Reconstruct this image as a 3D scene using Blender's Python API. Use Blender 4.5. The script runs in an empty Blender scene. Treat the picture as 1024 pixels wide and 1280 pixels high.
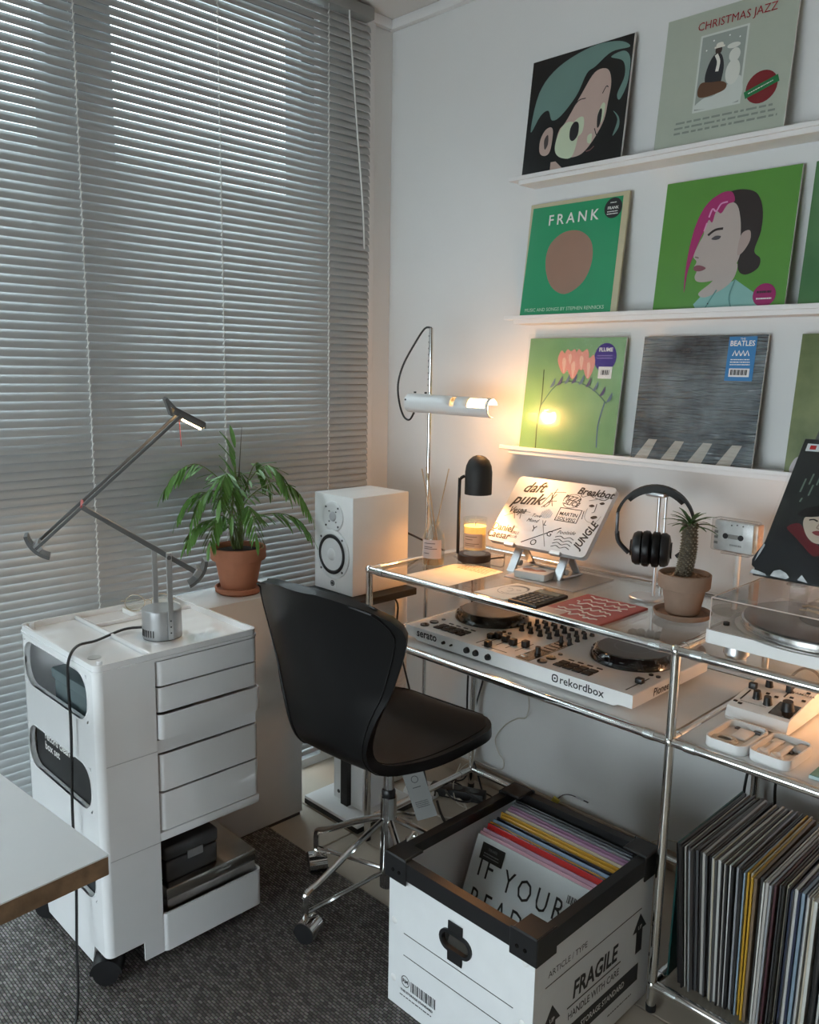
import bpy, bmesh, math, random
from mathutils import Vector, Matrix, Euler
random.seed(7)
SC = bpy.context.scene
COL = SC.collection
PI = math.pi

# ---------------------------------------------------------------- camera
cam_d = bpy.data.cameras.new('camera'); cam = bpy.data.objects.new('camera', cam_d); COL.objects.link(cam)
def camera_axes(yaw, pit, roll):
    fw = Vector((-math.sin(yaw)*math.cos(pit), math.cos(yaw)*math.cos(pit), -math.sin(pit)))
    r = fw.cross(Vector((0, 0, 1))).normalized(); d = fw.cross(r)
    c, s = math.cos(roll), math.sin(roll)
    return c*r+s*d, -s*r+c*d, fw
_r, _d, _f = camera_axes(.7867, .16705, -.017255)
_m = Matrix((_r, -_d, -_f)).transposed().to_4x4(); _m.translation = Vector((2.14, -2.02, 1.343))
cam.matrix_world = _m
cam_d.sensor_width = 36; cam_d.lens = 1049.5/1280*36; cam_d.clip_start = .02; cam_d.clip_end = 60
SC.camera = cam

# ---------------------------------------------------------------- sky light and exposure
wd = bpy.data.worlds.new('overcast_sky'); SC.world = wd; wd.use_nodes = True
bg = wd.node_tree.nodes['Background']; bg.inputs[0].default_value = (.82, .94, 1.0, 1); bg.inputs[1].default_value = 8.5
SC.view_settings.view_transform = 'Standard'; SC.view_settings.look = 'None'
SC.view_settings.exposure = -0.08; SC.view_settings.gamma = 1; SC.view_settings.use_curve_mapping = False
SC.cycles.max_bounces = 10; SC.cycles.diffuse_bounces = 5; SC.cycles.transparent_max_bounces = 24
SC.cycles.caustics_reflective = False; SC.cycles.caustics_refractive = False
SC.cycles.sample_clamp_indirect = 6

# ---------------------------------------------------------------- materials
MATS = {}
def mat(name, col=(.8, .8, .8), rough=.5, metal=0, spec=.5, coat=0, var=0, vscale=20, bump=0, bscale=300, emit=None, estr=0, sub=0):
    if name in MATS: return MATS[name]
    m = bpy.data.materials.new(name); m.use_nodes = True; nt = m.node_tree; b = nt.nodes['Principled BSDF']
    b.inputs['Base Color'].default_value = (*col, 1); b.inputs['Roughness'].default_value = rough
    b.inputs['Metallic'].default_value = metal; b.inputs['Specular IOR Level'].default_value = spec
    b.inputs['Coat Weight'].default_value = coat; b.inputs['Coat Roughness'].default_value = .06
    if sub: b.inputs['Subsurface Weight'].default_value = sub; b.inputs['Subsurface Scale'].default_value = .02
    if emit: b.inputs['Emission Color'].default_value = (*emit, 1); b.inputs['Emission Strength'].default_value = estr
    if var or bump:
        tc = nt.nodes.new('ShaderNodeTexCoord')
    if var:
        n = nt.nodes.new('ShaderNodeTexNoise'); n.inputs['Scale'].default_value = vscale; n.inputs['Detail'].default_value = 4
        nt.links.new(tc.outputs['Object'], n.inputs['Vector'])
        r = nt.nodes.new('ShaderNodeValToRGB')
        r.color_ramp.elements[0].position = .3; r.color_ramp.elements[1].position = .7
        r.color_ramp.elements[0].color = (*[c*(1-var) for c in col], 1); r.color_ramp.elements[1].color = (*[min(1, c*(1+var)) for c in col], 1)
        nt.links.new(n.outputs['Fac'], r.inputs['Fac']); nt.links.new(r.outputs['Color'], b.inputs['Base Color'])
    if bump:
        n2 = nt.nodes.new('ShaderNodeTexNoise'); n2.inputs['Scale'].default_value = bscale; n2.inputs['Detail'].default_value = 3
        nt.links.new(tc.outputs['Object'], n2.inputs['Vector'])
        bp = nt.nodes.new('ShaderNodeBump'); bp.inputs['Strength'].default_value = bump; bp.inputs['Distance'].default_value = .002
        nt.links.new(n2.outputs['Fac'], bp.inputs['Height']); nt.links.new(bp.outputs['Normal'], b.inputs['Normal'])
    MATS[name] = m; return m
def glass(name, tint=(1, 1, 1), rough=.02, ior=1.45, gloss=(1, 1, 1)):
    if name in MATS: return MATS[name]
    m = bpy.data.materials.new(name); m.use_nodes = True; nt = m.node_tree; nt.nodes.clear()
    o = nt.nodes.new('ShaderNodeOutputMaterial'); mx = nt.nodes.new('ShaderNodeMixShader'); lw = nt.nodes.new('ShaderNodeLayerWeight'); lw.inputs[0].default_value = .5
    pw = nt.nodes.new('ShaderNodeMath'); pw.operation = 'POWER'; pw.inputs[1].default_value = 4.5
    f0 = ((ior-1)/(ior+1))**2
    ad = nt.nodes.new('ShaderNodeMath'); ad.operation = 'MULTIPLY_ADD'; ad.inputs[1].default_value = 1-f0; ad.inputs[2].default_value = f0
    t = nt.nodes.new('ShaderNodeBsdfTransparent'); g = nt.nodes.new('ShaderNodeBsdfGlossy')
    t.inputs[0].default_value = (*tint, 1); g.inputs[0].default_value = (*gloss, 1); g.inputs['Roughness'].default_value = rough
    nt.links.new(lw.outputs['Facing'], pw.inputs[0]); nt.links.new(pw.outputs[0], ad.inputs[0]); nt.links.new(ad.outputs[0], mx.inputs[0])
    nt.links.new(t.outputs[0], mx.inputs[1]); nt.links.new(g.outputs[0], mx.inputs[2])
    nt.links.new(mx.outputs[0], o.inputs[0]); MATS[name] = m; return m
def sheet(name, base, cloud, scale=6, rough=.25, bump=0, bscale=(60, 60, 60), coat=.5, dist=.004):
    """printed cover stock: two-tone clouded print, optionally crinkled by its plastic sleeve"""
    if name in MATS: return MATS[name]
    m = mat(name, base, rough, coat=coat); nt = m.node_tree; b = nt.nodes['Principled BSDF']
    tc = nt.nodes.new('ShaderNodeTexCoord'); n = nt.nodes.new('ShaderNodeTexNoise'); n.inputs['Scale'].default_value = scale; n.inputs['Detail'].default_value = 5
    nt.links.new(tc.outputs['Object'], n.inputs['Vector'])
    r = nt.nodes.new('ShaderNodeValToRGB'); r.color_ramp.elements[0].color = (*base, 1); r.color_ramp.elements[1].color = (*cloud, 1)
    r.color_ramp.elements[0].position = .35; r.color_ramp.elements[1].position = .68
    nt.links.new(n.outputs['Fac'], r.inputs['Fac']); nt.links.new(r.outputs['Color'], b.inputs['Base Color'])
    if bump:
        mp = nt.nodes.new('ShaderNodeMapping'); mp.inputs['Scale'].default_value = bscale
        nt.links.new(tc.outputs['Object'], mp.inputs['Vector'])
        n2 = nt.nodes.new('ShaderNodeTexNoise'); n2.inputs['Scale'].default_value = 1; n2.inputs['Detail'].default_value = 2
        nt.links.new(mp.outputs['Vector'], n2.inputs['Vector'])
        bp = nt.nodes.new('ShaderNodeBump'); bp.inputs['Strength'].default_value = bump; bp.inputs['Distance'].default_value = dist
        nt.links.new(n2.outputs['Fac'], bp.inputs['Height']); nt.links.new(bp.outputs['Normal'], b.inputs['Coat Normal']); nt.links.new(bp.outputs['Normal'], b.inputs['Normal'])
    return m

WALL = mat('wall_paint', (.75, .755, .75), .75, var=.02, vscale=3, bump=.15, bscale=90)
CEIL = mat('ceiling_paint', (.66, .64, .62), .8, var=.02, vscale=3)
WHITE = mat('white_paint', (.80, .80, .80), .45, var=.015)
PLASTIC = mat('white_gloss_plastic', (.80, .81, .82), .13, coat=.5, var=.01)
WPLAST = mat('white_satin_plastic', (.80, .80, .79), .32, var=.015)
BLACK = mat('black_plastic', (.012, .012, .013), .38, var=.1)
BGLOSS = mat('black_gloss', (.008, .008, .009), .08, coat=.5, var=.05)
BMATTE = mat('black_matte', (.015, .015, .015), .6, var=.1)
LEATHER = mat('black_leather', (.006, .006, .0065), .36, spec=.28, bump=.08, bscale=500, var=.1)
CHROME = mat('chrome', (.80, .80, .79), .11, 1, var=.03, vscale=8)
STEEL = mat('brushed_steel', (.55, .54, .53), .3, 1, var=.12, vscale=25)
ALU = mat('aluminium', (.62, .63, .64), .35, 1, var=.05)
DGREY = mat('dark_grey_metal', (.10, .10, .105), .35, .6, var=.08)
TERRA = mat('terracotta', (.44, .175, .095), .75, var=.12, vscale=14, bump=.2)
TERRA2 = mat('dusty_terracotta', (.30, .20, .145), .8, var=.15, vscale=18, bump=.2)
SOIL = mat('potting_soil', (.03, .022, .016), .95, var=.6, vscale=90, bump=1, bscale=140)
GRAVEL = mat('gravel', (.34, .20, .12), .9, var=.5, vscale=130, bump=1, bscale=150)
LEAF = mat('palm_leaf', (.11, .25, .05), .42, var=.35, vscale=12)
LEAF2 = mat('succulent_leaf', (.06, .13, .035), .45, var=.3, vscale=30)
STEMG = mat('palm_stem', (.13, .18, .05), .5, var=.3, vscale=40)
WOOD = mat('plywood_edge', (.20, .125, .07), .6, var=.35, vscale=35, bump=.2)
WALNUT = mat('walnut', (.045, .022, .015), .4, var=.3, vscale=40)
REED = mat('rattan_reed', (.55, .40, .26), .7, var=.15)
PAPER = mat('white_paper', (.78, .77, .73), .6, var=.02)
CREAMP = mat('cream_paper', (.80, .76, .64), .6, var=.03)
CARD = mat('white_card', (.79, .80, .81), .35, coat=.25, var=.015)
INK = mat('black_ink', (.015, .015, .017), .5, var=.05)
INKW = mat('white_ink', (.80, .80, .78), .5, var=.02)
INKG = mat('grey_ink', (.25, .26, .26), .5, var=.02)
GLASS = glass('clear_glass', (.93, .95, .95), .02)
TABLEGLASS = glass('tinted_table_glass', (.92, .92, .90), .015, 1.45)
ACRYL = glass('clear_acrylic', (.95, .94, .93), .04, 1.28, (.5, .5, .5))
SLEEVE = glass('plastic_sleeve', (.97, .98, .98), .10, 1.22, (.6, .6, .6))
RUBBER = mat('rubber', (.02, .02, .021), .7, var=.1)
WCABLE = mat('white_cable', (.58, .55, .48), .45, var=.03)
BRASS = mat('gold_tone', (.75, .52, .25), .4, .3, var=.1)
def ink(r, g, b, rough=.45, coat=.15):
    return mat('print_%03d_%03d_%03d' % (r, g, b), tuple(((c/255)**2.2) for c in (r, g, b)), rough, coat=coat, var=.02)

# ---------------------------------------------------------------- mesh helpers
class G:
    def __init__(s): s.v = []; s.f = []; s.m = []
    def add(s, vs, fs, mi=0):
        o = len(s.v); s.v += [tuple(v) for v in vs]; s.f += [tuple(i+o for i in f) for f in fs]; s.m += [mi]*len(fs); return s
    def box(s, c, d, rot=None, bev=0, seg=2, mi=0):
        if bev:
            bm = bmesh.new(); bmesh.ops.create_cube(bm, size=1)
            for v in bm.verts: v.co = Vector((v.co.x*d[0], v.co.y*d[1], v.co.z*d[2]))
            bmesh.ops.bevel(bm, geom=bm.edges[:], offset=min(bev, min(d)*.49), segments=seg, profile=.5, affect='EDGES')
            bm.verts.index_update(); vs = [v.co.copy() for v in bm.verts]; fs = [[v.index for v in f.verts] for f in bm.faces]; bm.free()
        else:
            x, y, z = d[0]/2, d[1]/2, d[2]/2
            vs = [Vector(p) for p in ((-x,-y,-z),(x,-y,-z),(x,y,-z),(-x,y,-z),(-x,-y,z),(x,-y,z),(x,y,z),(-x,y,z))]
            fs = [(3,2,1,0),(4,5,6,7),(0,1,5,4),(1,2,6,5),(2,3,7,6),(3,0,4,7)]
        if rot is not None:
            R = rot if isinstance(rot, Matrix) else Euler(rot).to_matrix(); vs = [R @ v for v in vs]
        return s.add([v+Vector(c) for v in vs], fs, mi)
    def bb(s, a, b, bev=0, seg=2, mi=0):
        return s.box([(a[i]+b[i])/2 for i in range(3)], [abs(b[i]-a[i]) for i in range(3)], None, bev, seg, mi)
    def cyl(s, a, b, r0, r1=None, n=16, caps=True, mi=0):
        a, b = Vector(a), Vector(b); r1 = r0 if r1 is None else r1
        z = (b-a).normalized(); x = z.orthogonal().normalized(); y = z.cross(x); vs = []
        for p, r in ((a, r0), (b, r1)):
            for i in range(n):
                t = 2*PI*i/n; vs.append(p+x*(r*math.cos(t))+y*(r*math.sin(t)))
        fs = [(i, (i+1) % n, n+(i+1) % n, n+i) for i in range(n)]
        if caps: fs += [tuple(range(n-1, -1, -1)), tuple(range(n, 2*n))]
        return s.add(vs, fs, mi)
    def lathe(s, prof, c=(0, 0, 0), n=28, M=None, mi=0, caps=True):
        vs = []; fs = []; k = len(prof)
        for r, z in prof:
            for i in range(n):
                t = 2*PI*i/n; p = Vector((r*math.cos(t), r*math.sin(t), z))
                vs.append((M @ p if M else p)+Vector(c))
        for j in range(k-1):
            for i in range(n): fs.append((j*n+i, j*n+(i+1) % n, (j+1)*n+(i+1) % n, (j+1)*n+i))
        if caps and prof[0][0] > 1e-6: fs.append(tuple(range(n-1, -1, -1)))
        if caps and prof[-1][0] > 1e-6: fs.append(tuple((k-1)*n+i for i in range(n)))
        return s.add(vs, fs, mi)
    def tube(s, pts, r, n=8, closed=False, mi=0, smooth=0):
        P = [Vector(p) for p in pts]
        if smooth: P = spline(P, smooth, closed)
        N = len(P); vs = []; fs = []; up = None
        for i, p in enumerate(P):
            t = (P[(i+1) % N]-P[i-1]) if closed else (P[min(i+1, N-1)]-P[max(i-1, 0)])
            t.normalize()
            if up is None: up = t.orthogonal().normalized()
            up = (up-t*up.dot(t)); up = up.normalized() if up.length > 1e-6 else t.orthogonal().normalized()
            w = t.cross(up); rr = r(i/(N-1)) if callable(r) else r
            for k in range(n):
                a = 2*PI*k/n; vs.append(p+up*(rr*math.cos(a))+w*(rr*math.sin(a)))
        for i in range(N if closed else N-1):
            for k in range(n): fs.append((i*n+k, i*n+(k+1) % n, ((i+1) % N)*n+(k+1) % n, ((i+1) % N)*n+k))
        if not closed: fs += [tuple(range(n-1, -1, -1)), tuple((N-1)*n+k for k in range(n))]
        return s.add(vs, fs, mi)
    def prism(s, poly, h0, h1, fn=None, mi=0):
        """extrude a 2-D outline between h0 and h1; fn maps (u, v, h) to 3-D"""
        fn = fn or (lambda u, v, h: (u, v, h)); n = len(poly)
        vs = [fn(u, v, h0) for u, v in poly]+[fn(u, v, h1) for u, v in poly]
        fs = [tuple(range(n-1, -1, -1)), tuple(range(n, 2*n))]+[(i, (i+1) % n, n+(i+1) % n, n+i) for i in range(n)]
        return s.add(vs, fs, mi)
    def ring(s, outer, inner, h0, h1, fn=None, mi=0):
        fn = fn or (lambda u, v, h: (u, v, h)); n = len(outer)
        vs = [fn(*p, h0) for p in outer]+[fn(*p, h0) for p in inner]+[fn(*p, h1) for p in outer]+[fn(*p, h1) for p in inner]
        fs = []
        for i in range(n):
            j = (i+1) % n
            fs += [(i, n+i, n+j, j), (2*n+i, 2*n+j, 3*n+j, 3*n+i), (i, j, 2*n+j, 2*n+i), (n+i, 3*n+i, 3*n+j, n+j)]
        return s.add(vs, fs, mi)
    def holed(s, x0, x1, z0, z1, w, h, r, cx, cz, y0, y1, n=6, mi=0):
        """upright panel between y0 and y1 with one rounded opening"""
        f = lambda u, v, q: (u, q, v); inner = []; outer = []
        for sx, sy, a0 in ((1, 1, 0), (-1, 1, PI/2), (-1, -1, PI), (1, -1, 3*PI/2)):
            for i in range(n+1):
                a = a0+PI/2*i/n; u, v = math.cos(a), math.sin(a); k = max(abs(u), abs(v)); px, pz = cx+sx*(w/2-r), cz+sy*(h/2-r)
                inner.append((px+r*u, pz+r*v)); outer.append((px+r*u/k, pz+r*v/k))
        s.ring(outer, inner, y0, y1, f, mi)
        l, q, b, t = cx-w/2, cx+w/2, cz-h/2, cz+h/2
        for a, c in (((x0, z0), (l, z1)), ((q, z0), (x1, z1)), ((l, z0), (q, b)), ((l, t), (q, z1))):
            s.bb((a[0], y0, a[1]), (c[0], y1, c[1]), mi=mi)
        return s
    def sphere(s, c, r, n=14, m=9, sc=(1, 1, 1), mi=0):
        prof = [(r*math.sin(PI*i/m), -r*math.cos(PI*i/m)) for i in range(m+1)]; prof[0] = (0, -r); prof[-1] = (0, r)
        return s.lathe(prof, c, n, Matrix.Diagonal(sc), mi)
    def mesh(s, name, mats, smooth=35):
        me = bpy.data.meshes.new(name); me.from_pydata(s.v, [], s.f)
        for m in (mats if isinstance(mats, (list, tuple)) else [mats]): me.materials.append(m)
        me.polygons.foreach_set('material_index', s.m)
        bm = bmesh.new(); bm.from_mesh(me); bmesh.ops.remove_doubles(bm, verts=bm.verts, dist=1e-6)
        bmesh.ops.recalc_face_normals(bm, faces=bm.faces); bm.to_mesh(me); bm.free()
        if smooth:
            me.polygons.foreach_set('use_smooth', [True]*len(me.polygons)); me.set_sharp_from_angle(angle=math.radians(smooth))
        me.update(); return me
    def build(s, name, mats, parent=None, loc=None, rot=None, smooth=35):
        return link(name, s.mesh(name, mats, smooth), parent, loc, rot)
def link(name, me, parent=None, loc=None, rot=None):
    o = bpy.data.objects.new(name, me); COL.objects.link(o)
    if parent is not None: o.parent = parent
    if loc is not None: o.location = loc
    if rot is not None: o.rotation_euler = rot
    return o
def spline(P, k=6, closed=False):
    P = [Vector(p) for p in P]; N = len(P); out = []
    rng = range(N) if closed else range(N-1)
    for i in rng:
        if closed: a, b, c, d = P[i-1], P[i], P[(i+1) % N], P[(i+2) % N]
        else: a, b, c, d = P[max(i-1, 0)], P[i], P[i+1], P[min(i+2, N-1)]
        for j in range(k):
            t = j/k; out.append(.5*((2*b)+(c-a)*t+(2*a-5*b+4*c-d)*t*t+(3*b-a-3*c+d)*t**3))
    if not closed: out.append(P[-1])
    return out
def tag(o, label, cat, group=None, kind=None):
    o['label'] = label; o['category'] = cat
    if group: o['group'] = group
    if kind: o['kind'] = kind
    return o
def struct(o): o['kind'] = 'structure'; return o
def thing(name, label, cat, loc=(0, 0, 0), rotz=0, group=None):
    o = bpy.data.objects.new(name, None); COL.objects.link(o); o.location = loc; o.rotation_euler = (0, 0, rotz)
    o.empty_display_size = .05
    return tag(o, label, cat, group)
def rrect(w, h, r, n=5, cx=0, cy=0):
    out = []
    for sx, sy, a0 in ((1, 1, 0), (-1, 1, PI/2), (-1, -1, PI), (1, -1, 3*PI/2)):
        for i in range(n+1):
            a = a0+PI/2*i/n; out.append((cx+sx*(w/2-r)+r*math.cos(a), cy+sy*(h/2-r)+r*math.sin(a)))
    return out
def ellip(cx, cy, rx, ry, n=24, a0=0, a1=2*PI):
    full = abs(a1-a0-2*PI) < 1e-6
    return [(cx+rx*math.cos(a0+(a1-a0)*i/(n if full else n-1)), cy+ry*math.sin(a0+(a1-a0)*i/(n if full else n-1))) for i in range(n)]
def blob(pts, k=5): return [(p.x, p.y) for p in spline([Vector((*p, 0)) for p in pts], k, True)]
def text(s, size, m, parent, loc, rot=(0, 0, 0), align='CENTER', shear=0, bold=0, sx=1, name='lettering', sp=1):
    cu = bpy.data.curves.new('lettering', 'FONT'); cu.body = s; cu.size = size; cu.align_x = align; cu.align_y = 'CENTER'
    cu.shear = shear; cu.offset = bold*size; cu.resolution_u = 2; cu.space_character = sp
    t = bpy.data.objects.new('lettering', cu); me = bpy.data.meshes.new_from_object(t); bpy.data.objects.remove(t); bpy.data.curves.remove(cu)
    me.materials.clear(); me.materials.append(m)
    o = link(name, me, parent, loc, rot); o.scale = (sx, 1, 1); return o
def flat(name, pieces, parent, W=1, H=1, y0=-.0004, step=.00012, ox=0, oz=0):
    """flat print on a cover whose front faces -Y; pieces are (material, outline in 0..1) laid one over the next"""
    g = G(); mats = []
    for k, (m, poly) in enumerate(pieces):
        if m not in mats: mats.append(m)
        g.add([(ox+(u-.5)*W, y0-k*step, oz+v*H) for u, v in poly], [tuple(range(len(poly)))], mats.index(m))
    return g.build(name, mats, parent, smooth=0)
def stroke(pts, w, k=4):
    """outline of a drawn line of width w through pts"""
    P = spline([Vector((*p, 0)) for p in pts], k) if len(pts) > 2 else [Vector((*p, 0)) for p in pts]
    L, R = [], []
    for i, p in enumerate(P):
        t = (P[min(i+1, len(P)-1)]-P[max(i-1, 0)]).normalized(); n = Vector((-t.y, t.x, 0))*w/2
        L.append(((p+n).x, (p+n).y)); R.append(((p-n).x, (p-n).y))
    return L+R[::-1]
UP = (PI/2, 0, 0)
def dashes(m, parent, c, w, h, rows, rot=UP, seed=1, name='fine_print'):
    """rows of print too small to read, as broken lines"""
    rnd = random.Random(seed); g = G(); dh = h/rows
    for i in range(rows):
        v = h/2-dh*(i+.5); u = -w/2+rnd.uniform(0, w*.08); e = w/2-rnd.uniform(0, w*.08)
        while u < e:
            l = min(rnd.uniform(.03, .11)*w, e-u); g.add([(u, v-dh*.2, 0), (u+l, v-dh*.2, 0), (u+l, v+dh*.2, 0), (u, v+dh*.2, 0)], [(0, 1, 2, 3)]); u += l+w*.02
    return g.build(name, m, parent, c, rot, smooth=0)

# ================================================================ SETTING
def tile_floor():
    base = struct(G().bb((-.1, -4.2, -.04), (3.7, .02, -.004)).build('floor', mat('grout', (.36, .32, .27), .9, var=.1)))
    me = G().box((0, 0, 0), (.597, .597, .012), None, .002, 1).mesh('tile', mat('beige_tile', (.50, .44, .36), .38, var=.09, vscale=4, bump=.05))
    for i in range(6):
        for j in range(7):
            link('tile', me, base, (.12+.6*i, -.22-.6*j, -.006))
    return base
tile_floor()
struct(G().bb((-.12, 0, 0), (3.7, .1, 2.47)).build('wall_back', WALL))
struct(G().bb((3.6, -4.2, 0), (3.7, 0, 2.47)).build('wall_right', mat('taupe_bounce', (.30, .21, .145), .8, var=.03, vscale=3)))  # unseen wall, taupe picked to dim and warm the bounced light
struct(G().bb((-.12, -4.2, 2.45), (3.7, .1, 2.53)).build('ceiling', CEIL))
struct(G().holed(-.12, 3.7, 0, 2.45, 1.7, 1.35, .02, 1.2, .74, -3.35, -3.25).build('wall_front', WALL))  # unseen wall, its distance and opening shaped to set the front daylight
# left wall with a floor-to-ceiling window
wl = G(); WY0, WY1 = -.30, -2.62
wl.bb((-.12, WY0, 0), (0, 0, 2.45)); wl.bb((-.12, -4.2, 0), (0, WY1, 2.45)); wl.bb((-.12, WY1, 2.40), (0, WY0, 2.45)); wl.bb((-.12, WY1, 0), (0, WY0, .03))
struct(wl.build('wall_left', WALL))
win = struct(G().ring([(WY0, .03), (WY1, .03), (WY1, 2.40), (WY0, 2.40)], [(WY0-.05, .08), (WY1+.05, .08), (WY1+.05, 2.35), (WY0-.05, 2.35)], -.11, -.03, lambda u, v, h: (h, u, v)).build('window_1', mat('window_frame_grey', (.13, .14, .15), .5, .3, var=.05)))
FR = MATS['window_frame_grey']
for y0, y1 in ((-1.12, -.95), (-1.95, -1.80)):
    G().bb((-.11, y0, .08), (-.03, y1, 2.35), .004).build('mullion', FR, win)
for y0, y1 in ((WY0-.05, -.95), (-1.12, -1.80), (-1.95, WY1+.05)):
    G().bb((-.11, y0, .98), (-.012, y1, 1.19), .004).build('transom', FR, win)
    for z0, z1 in ((.08, .98), (1.19, 2.35)):
        G().bb((-.075, y0, z0), (-.069, y1, z1)).build('pane', glass('window_glass', (.96, .98, .98), .01), win)
# trims
struct(G().bb((0, -.022, 2.42), (3.6, 0, 2.45), .003).build('trim_1', WHITE))
struct(G().bb((0, -4.2, 2.42), (.022, -.022, 2.45), .003).build('trim_2', WHITE))
struct(G().bb((0, -.125, .0), (.02, -.09, 2.42), .006).build('trim_3', WHITE))
struct(G().bb((0, -.012, 0), (3.6, 0, .055), .003).build('baseboard_back', mat('beige_skirting', (.42, .34, .26), .5, var=.08)))

# ---------------------------------------------------------------- venetian blind
def blind():
    t = thing('venetian_blind', 'white aluminium venetian blind covering the whole window on the left', 'blind', (.04, -1.40, 0))
    L0, L1 = 1.265, -1.26
    SL = mat('slat_enamel', (.40, .41, .41), .4, .1, var=.02)
    n = 6; w = .0253; tilt = math.radians(67); vs = []; fs = []
    for y in (L0, L1):
        for i in range(n):
            s = (i/(n-1)-.5)*w; c = .0032*(1-(2*s/w)**2)
            d = (math.cos(tilt), -math.sin(tilt)); nn = (math.sin(tilt), math.cos(tilt))
            vs.append((s*d[0]+c*nn[0], y, s*d[1]+c*nn[1]))
    fs = [(i, i+1, n+i+1, n+i) for i in range(n-1)]
    me = G().add(vs, fs).mesh('slat', SL, 60)
    z = .105; k = 0
    while z < 2.395:
        o = link('slat', me, t, (0, 0, z)); o.rotation_euler = (random.uniform(-.0004, .0004), random.uniform(-.014, .014), 0); z += .0211; k += 1
    G().bb((-.02, L1, 2.405), (.022, L0, 2.44), .003).build('headrail', mat('headrail_enamel', (.30, .31, .30), .4, .2, var=.04), t)
    G().bb((-.012, L1, .075), (.012, L0, .09), .003).build('bottom_rail', SL, t)
    CORD = mat('blind_cord', (.75, .77, .76), .7, var=.05)
    for y in (-1.085, -.69, -.31, -1.9, -2.4):
        g = G(); yy = y+1.40
        g.tube([(.013, yy, .08), (.013, yy, 2.41)], .0009, 5); g.tube([(-.013, yy, .08), (-.013, yy, 2.41)], .0007, 5)
        zz = .105
        while zz < 2.39:
            g.tube([(.0125, yy-.0035, zz-.008), (.0135, yy+.0035, zz+.008)], .0012, 4); zz += .0211
        g.build('ladder_cord', CORD, t)
    G().tube([(.03, -.245+1.40, 2.40), (.034, -.242+1.40, 2.33), (.036, -.22+1.40, 2.1), (.034, -.19+1.40, 1.85), (.03, -.178+1.40, 1.72)], .0024, 6, smooth=5).build('tilt_wand', CORD, t)
blind()

# ================================================================ FURNITURE
# ---------------------------------------------------------------- low white cabinet by the window
t = thing('low_cabinet', 'plain white low cabinet by the blind carrying the potted palm', 'cabinet', (.153, -.745, 0))
G().bb((-.085, -.178, .012), (.085, .182, .71), .002).build('body', WPLAST, t)
G().bb((-.08, -.173, 0), (.08, .177, .012)).build('plinth', DGREY, t)

# ---------------------------------------------------------------- steel tube rack
RX = (.476, 1.385, 2.294); RF, RB = -.511, -.054; ZB, ZM, ZT = .062, .612, .803; TR = .0098
def rack():
    t = thing('tube_rack', 'chrome tube rack with glass top holding the audio gear along the wall', 'rack', (1.385, -.28, 0))
    ox, oy = 1.385, -.28
    me_up = None
    ups = G().cyl((0, 0, .012), (0, 0, ZT), TR, n=16).mesh('upright', CHROME)
    foot = G().cyl((0, 0, 0), (0, 0, .014), .011, n=14).mesh('foot', BLACK)
    ball = G().sphere((0, 0, 0), .0125).mesh('connector', CHROME)
    slv = G().cyl((0, 0, -.012), (0, 0, .012), .0112, n=16).mesh('sleeve', mat('sleeve_steel', (.75, .78, .78), .25, 1, var=.03))
    def rail(a, b):
        a, b = Vector(a), Vector(b); L = (b-a).length; d = (b-a).normalized()
        o = G().cyl((0, 0, 0), (0, 0, L), TR, n=16).build('rail', CHROME, t, a); o.rotation_mode = 'QUATERNION'
        o.rotation_quaternion = d.to_track_quat('Z', 'Y')
        for z in (.045, L-.045): link('sleeve', slv, o, (0, 0, z))
    for x in RX:
        for y in (RF, RB):
            u = link('upright', ups, t, (x-ox, y-oy, 0)); link('foot', foot, u, (0, 0, 0))
            for z in (ZB, ZM, ZT): link('connector', ball, t, (x-ox, y-oy, z))
        for z in (ZB, ZM, ZT): rail((x-ox, RF-oy, z), (x-ox, RB-oy, z))
    for i in (0, 1):
        x0, x1 = RX[i]-ox, RX[i+1]-ox
        for z in (ZM, ZT):
            rail((x0, RF-oy, z), (x1, RF-oy, z))
        for z in (ZB, ZM, ZT): rail((x0, RB-oy, z), (x1, RB-oy, z))
        G().bb((x0+.011, RF-oy+.011, ZT-.002), (x1-.011, RB-oy-.011, ZT+.005)).build('glass_panel', TABLEGLASS, t)
        G().bb((x0+.011, RF-oy+.011, ZM-.004), (x1-.011, RB-oy-.011, ZM+.007), .001).build('shelf_panel', mat('white_steel_panel', (.74, .73, .71), .25, var=.02), t)
    rail((RX[1]-ox, RF-oy, ZB), (RX[2]-ox, RF-oy, ZB))
    G().bb((RX[1]-ox+.011, RF-oy+.011, ZB-.003), (RX[2]-ox-.011, RB-oy-.011, ZB+.004)).build('glass_panel', TABLEGLASS, t)
rack()
SZ = ZM+.0072; GZ = ZT+.0052

# ---------------------------------------------------------------- picture ledges
SH = ((1.876, 'upper'), (1.497, 'middle'), (1.126, 'lower'))
for z, w in SH:
    lab = {'upper': 'topmost of the three white record ledges on the wall', 'middle': 'middle white record ledge on the wall holding three green sleeves',
           'lower': 'lowest white record ledge, just above the laptop and headphones'}[w]
    t = thing('record_ledge', lab, 'shelf', (1.43, 0, z), 0, 'white record ledges on the back wall')
    G().bb((-.862, -.082, -.006), (.862, 0, 0), .001, 1).build('board', WHITE, t)
    G().bb((-.830, -.078, -.018), (.830, 0, -.006), .001, 1).build('support_rail', WHITE, t)
    G().bb((-.862, -.083, -.006), (.862, -.079, .005), .001, 1).build('front_lip', WHITE, t)

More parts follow.
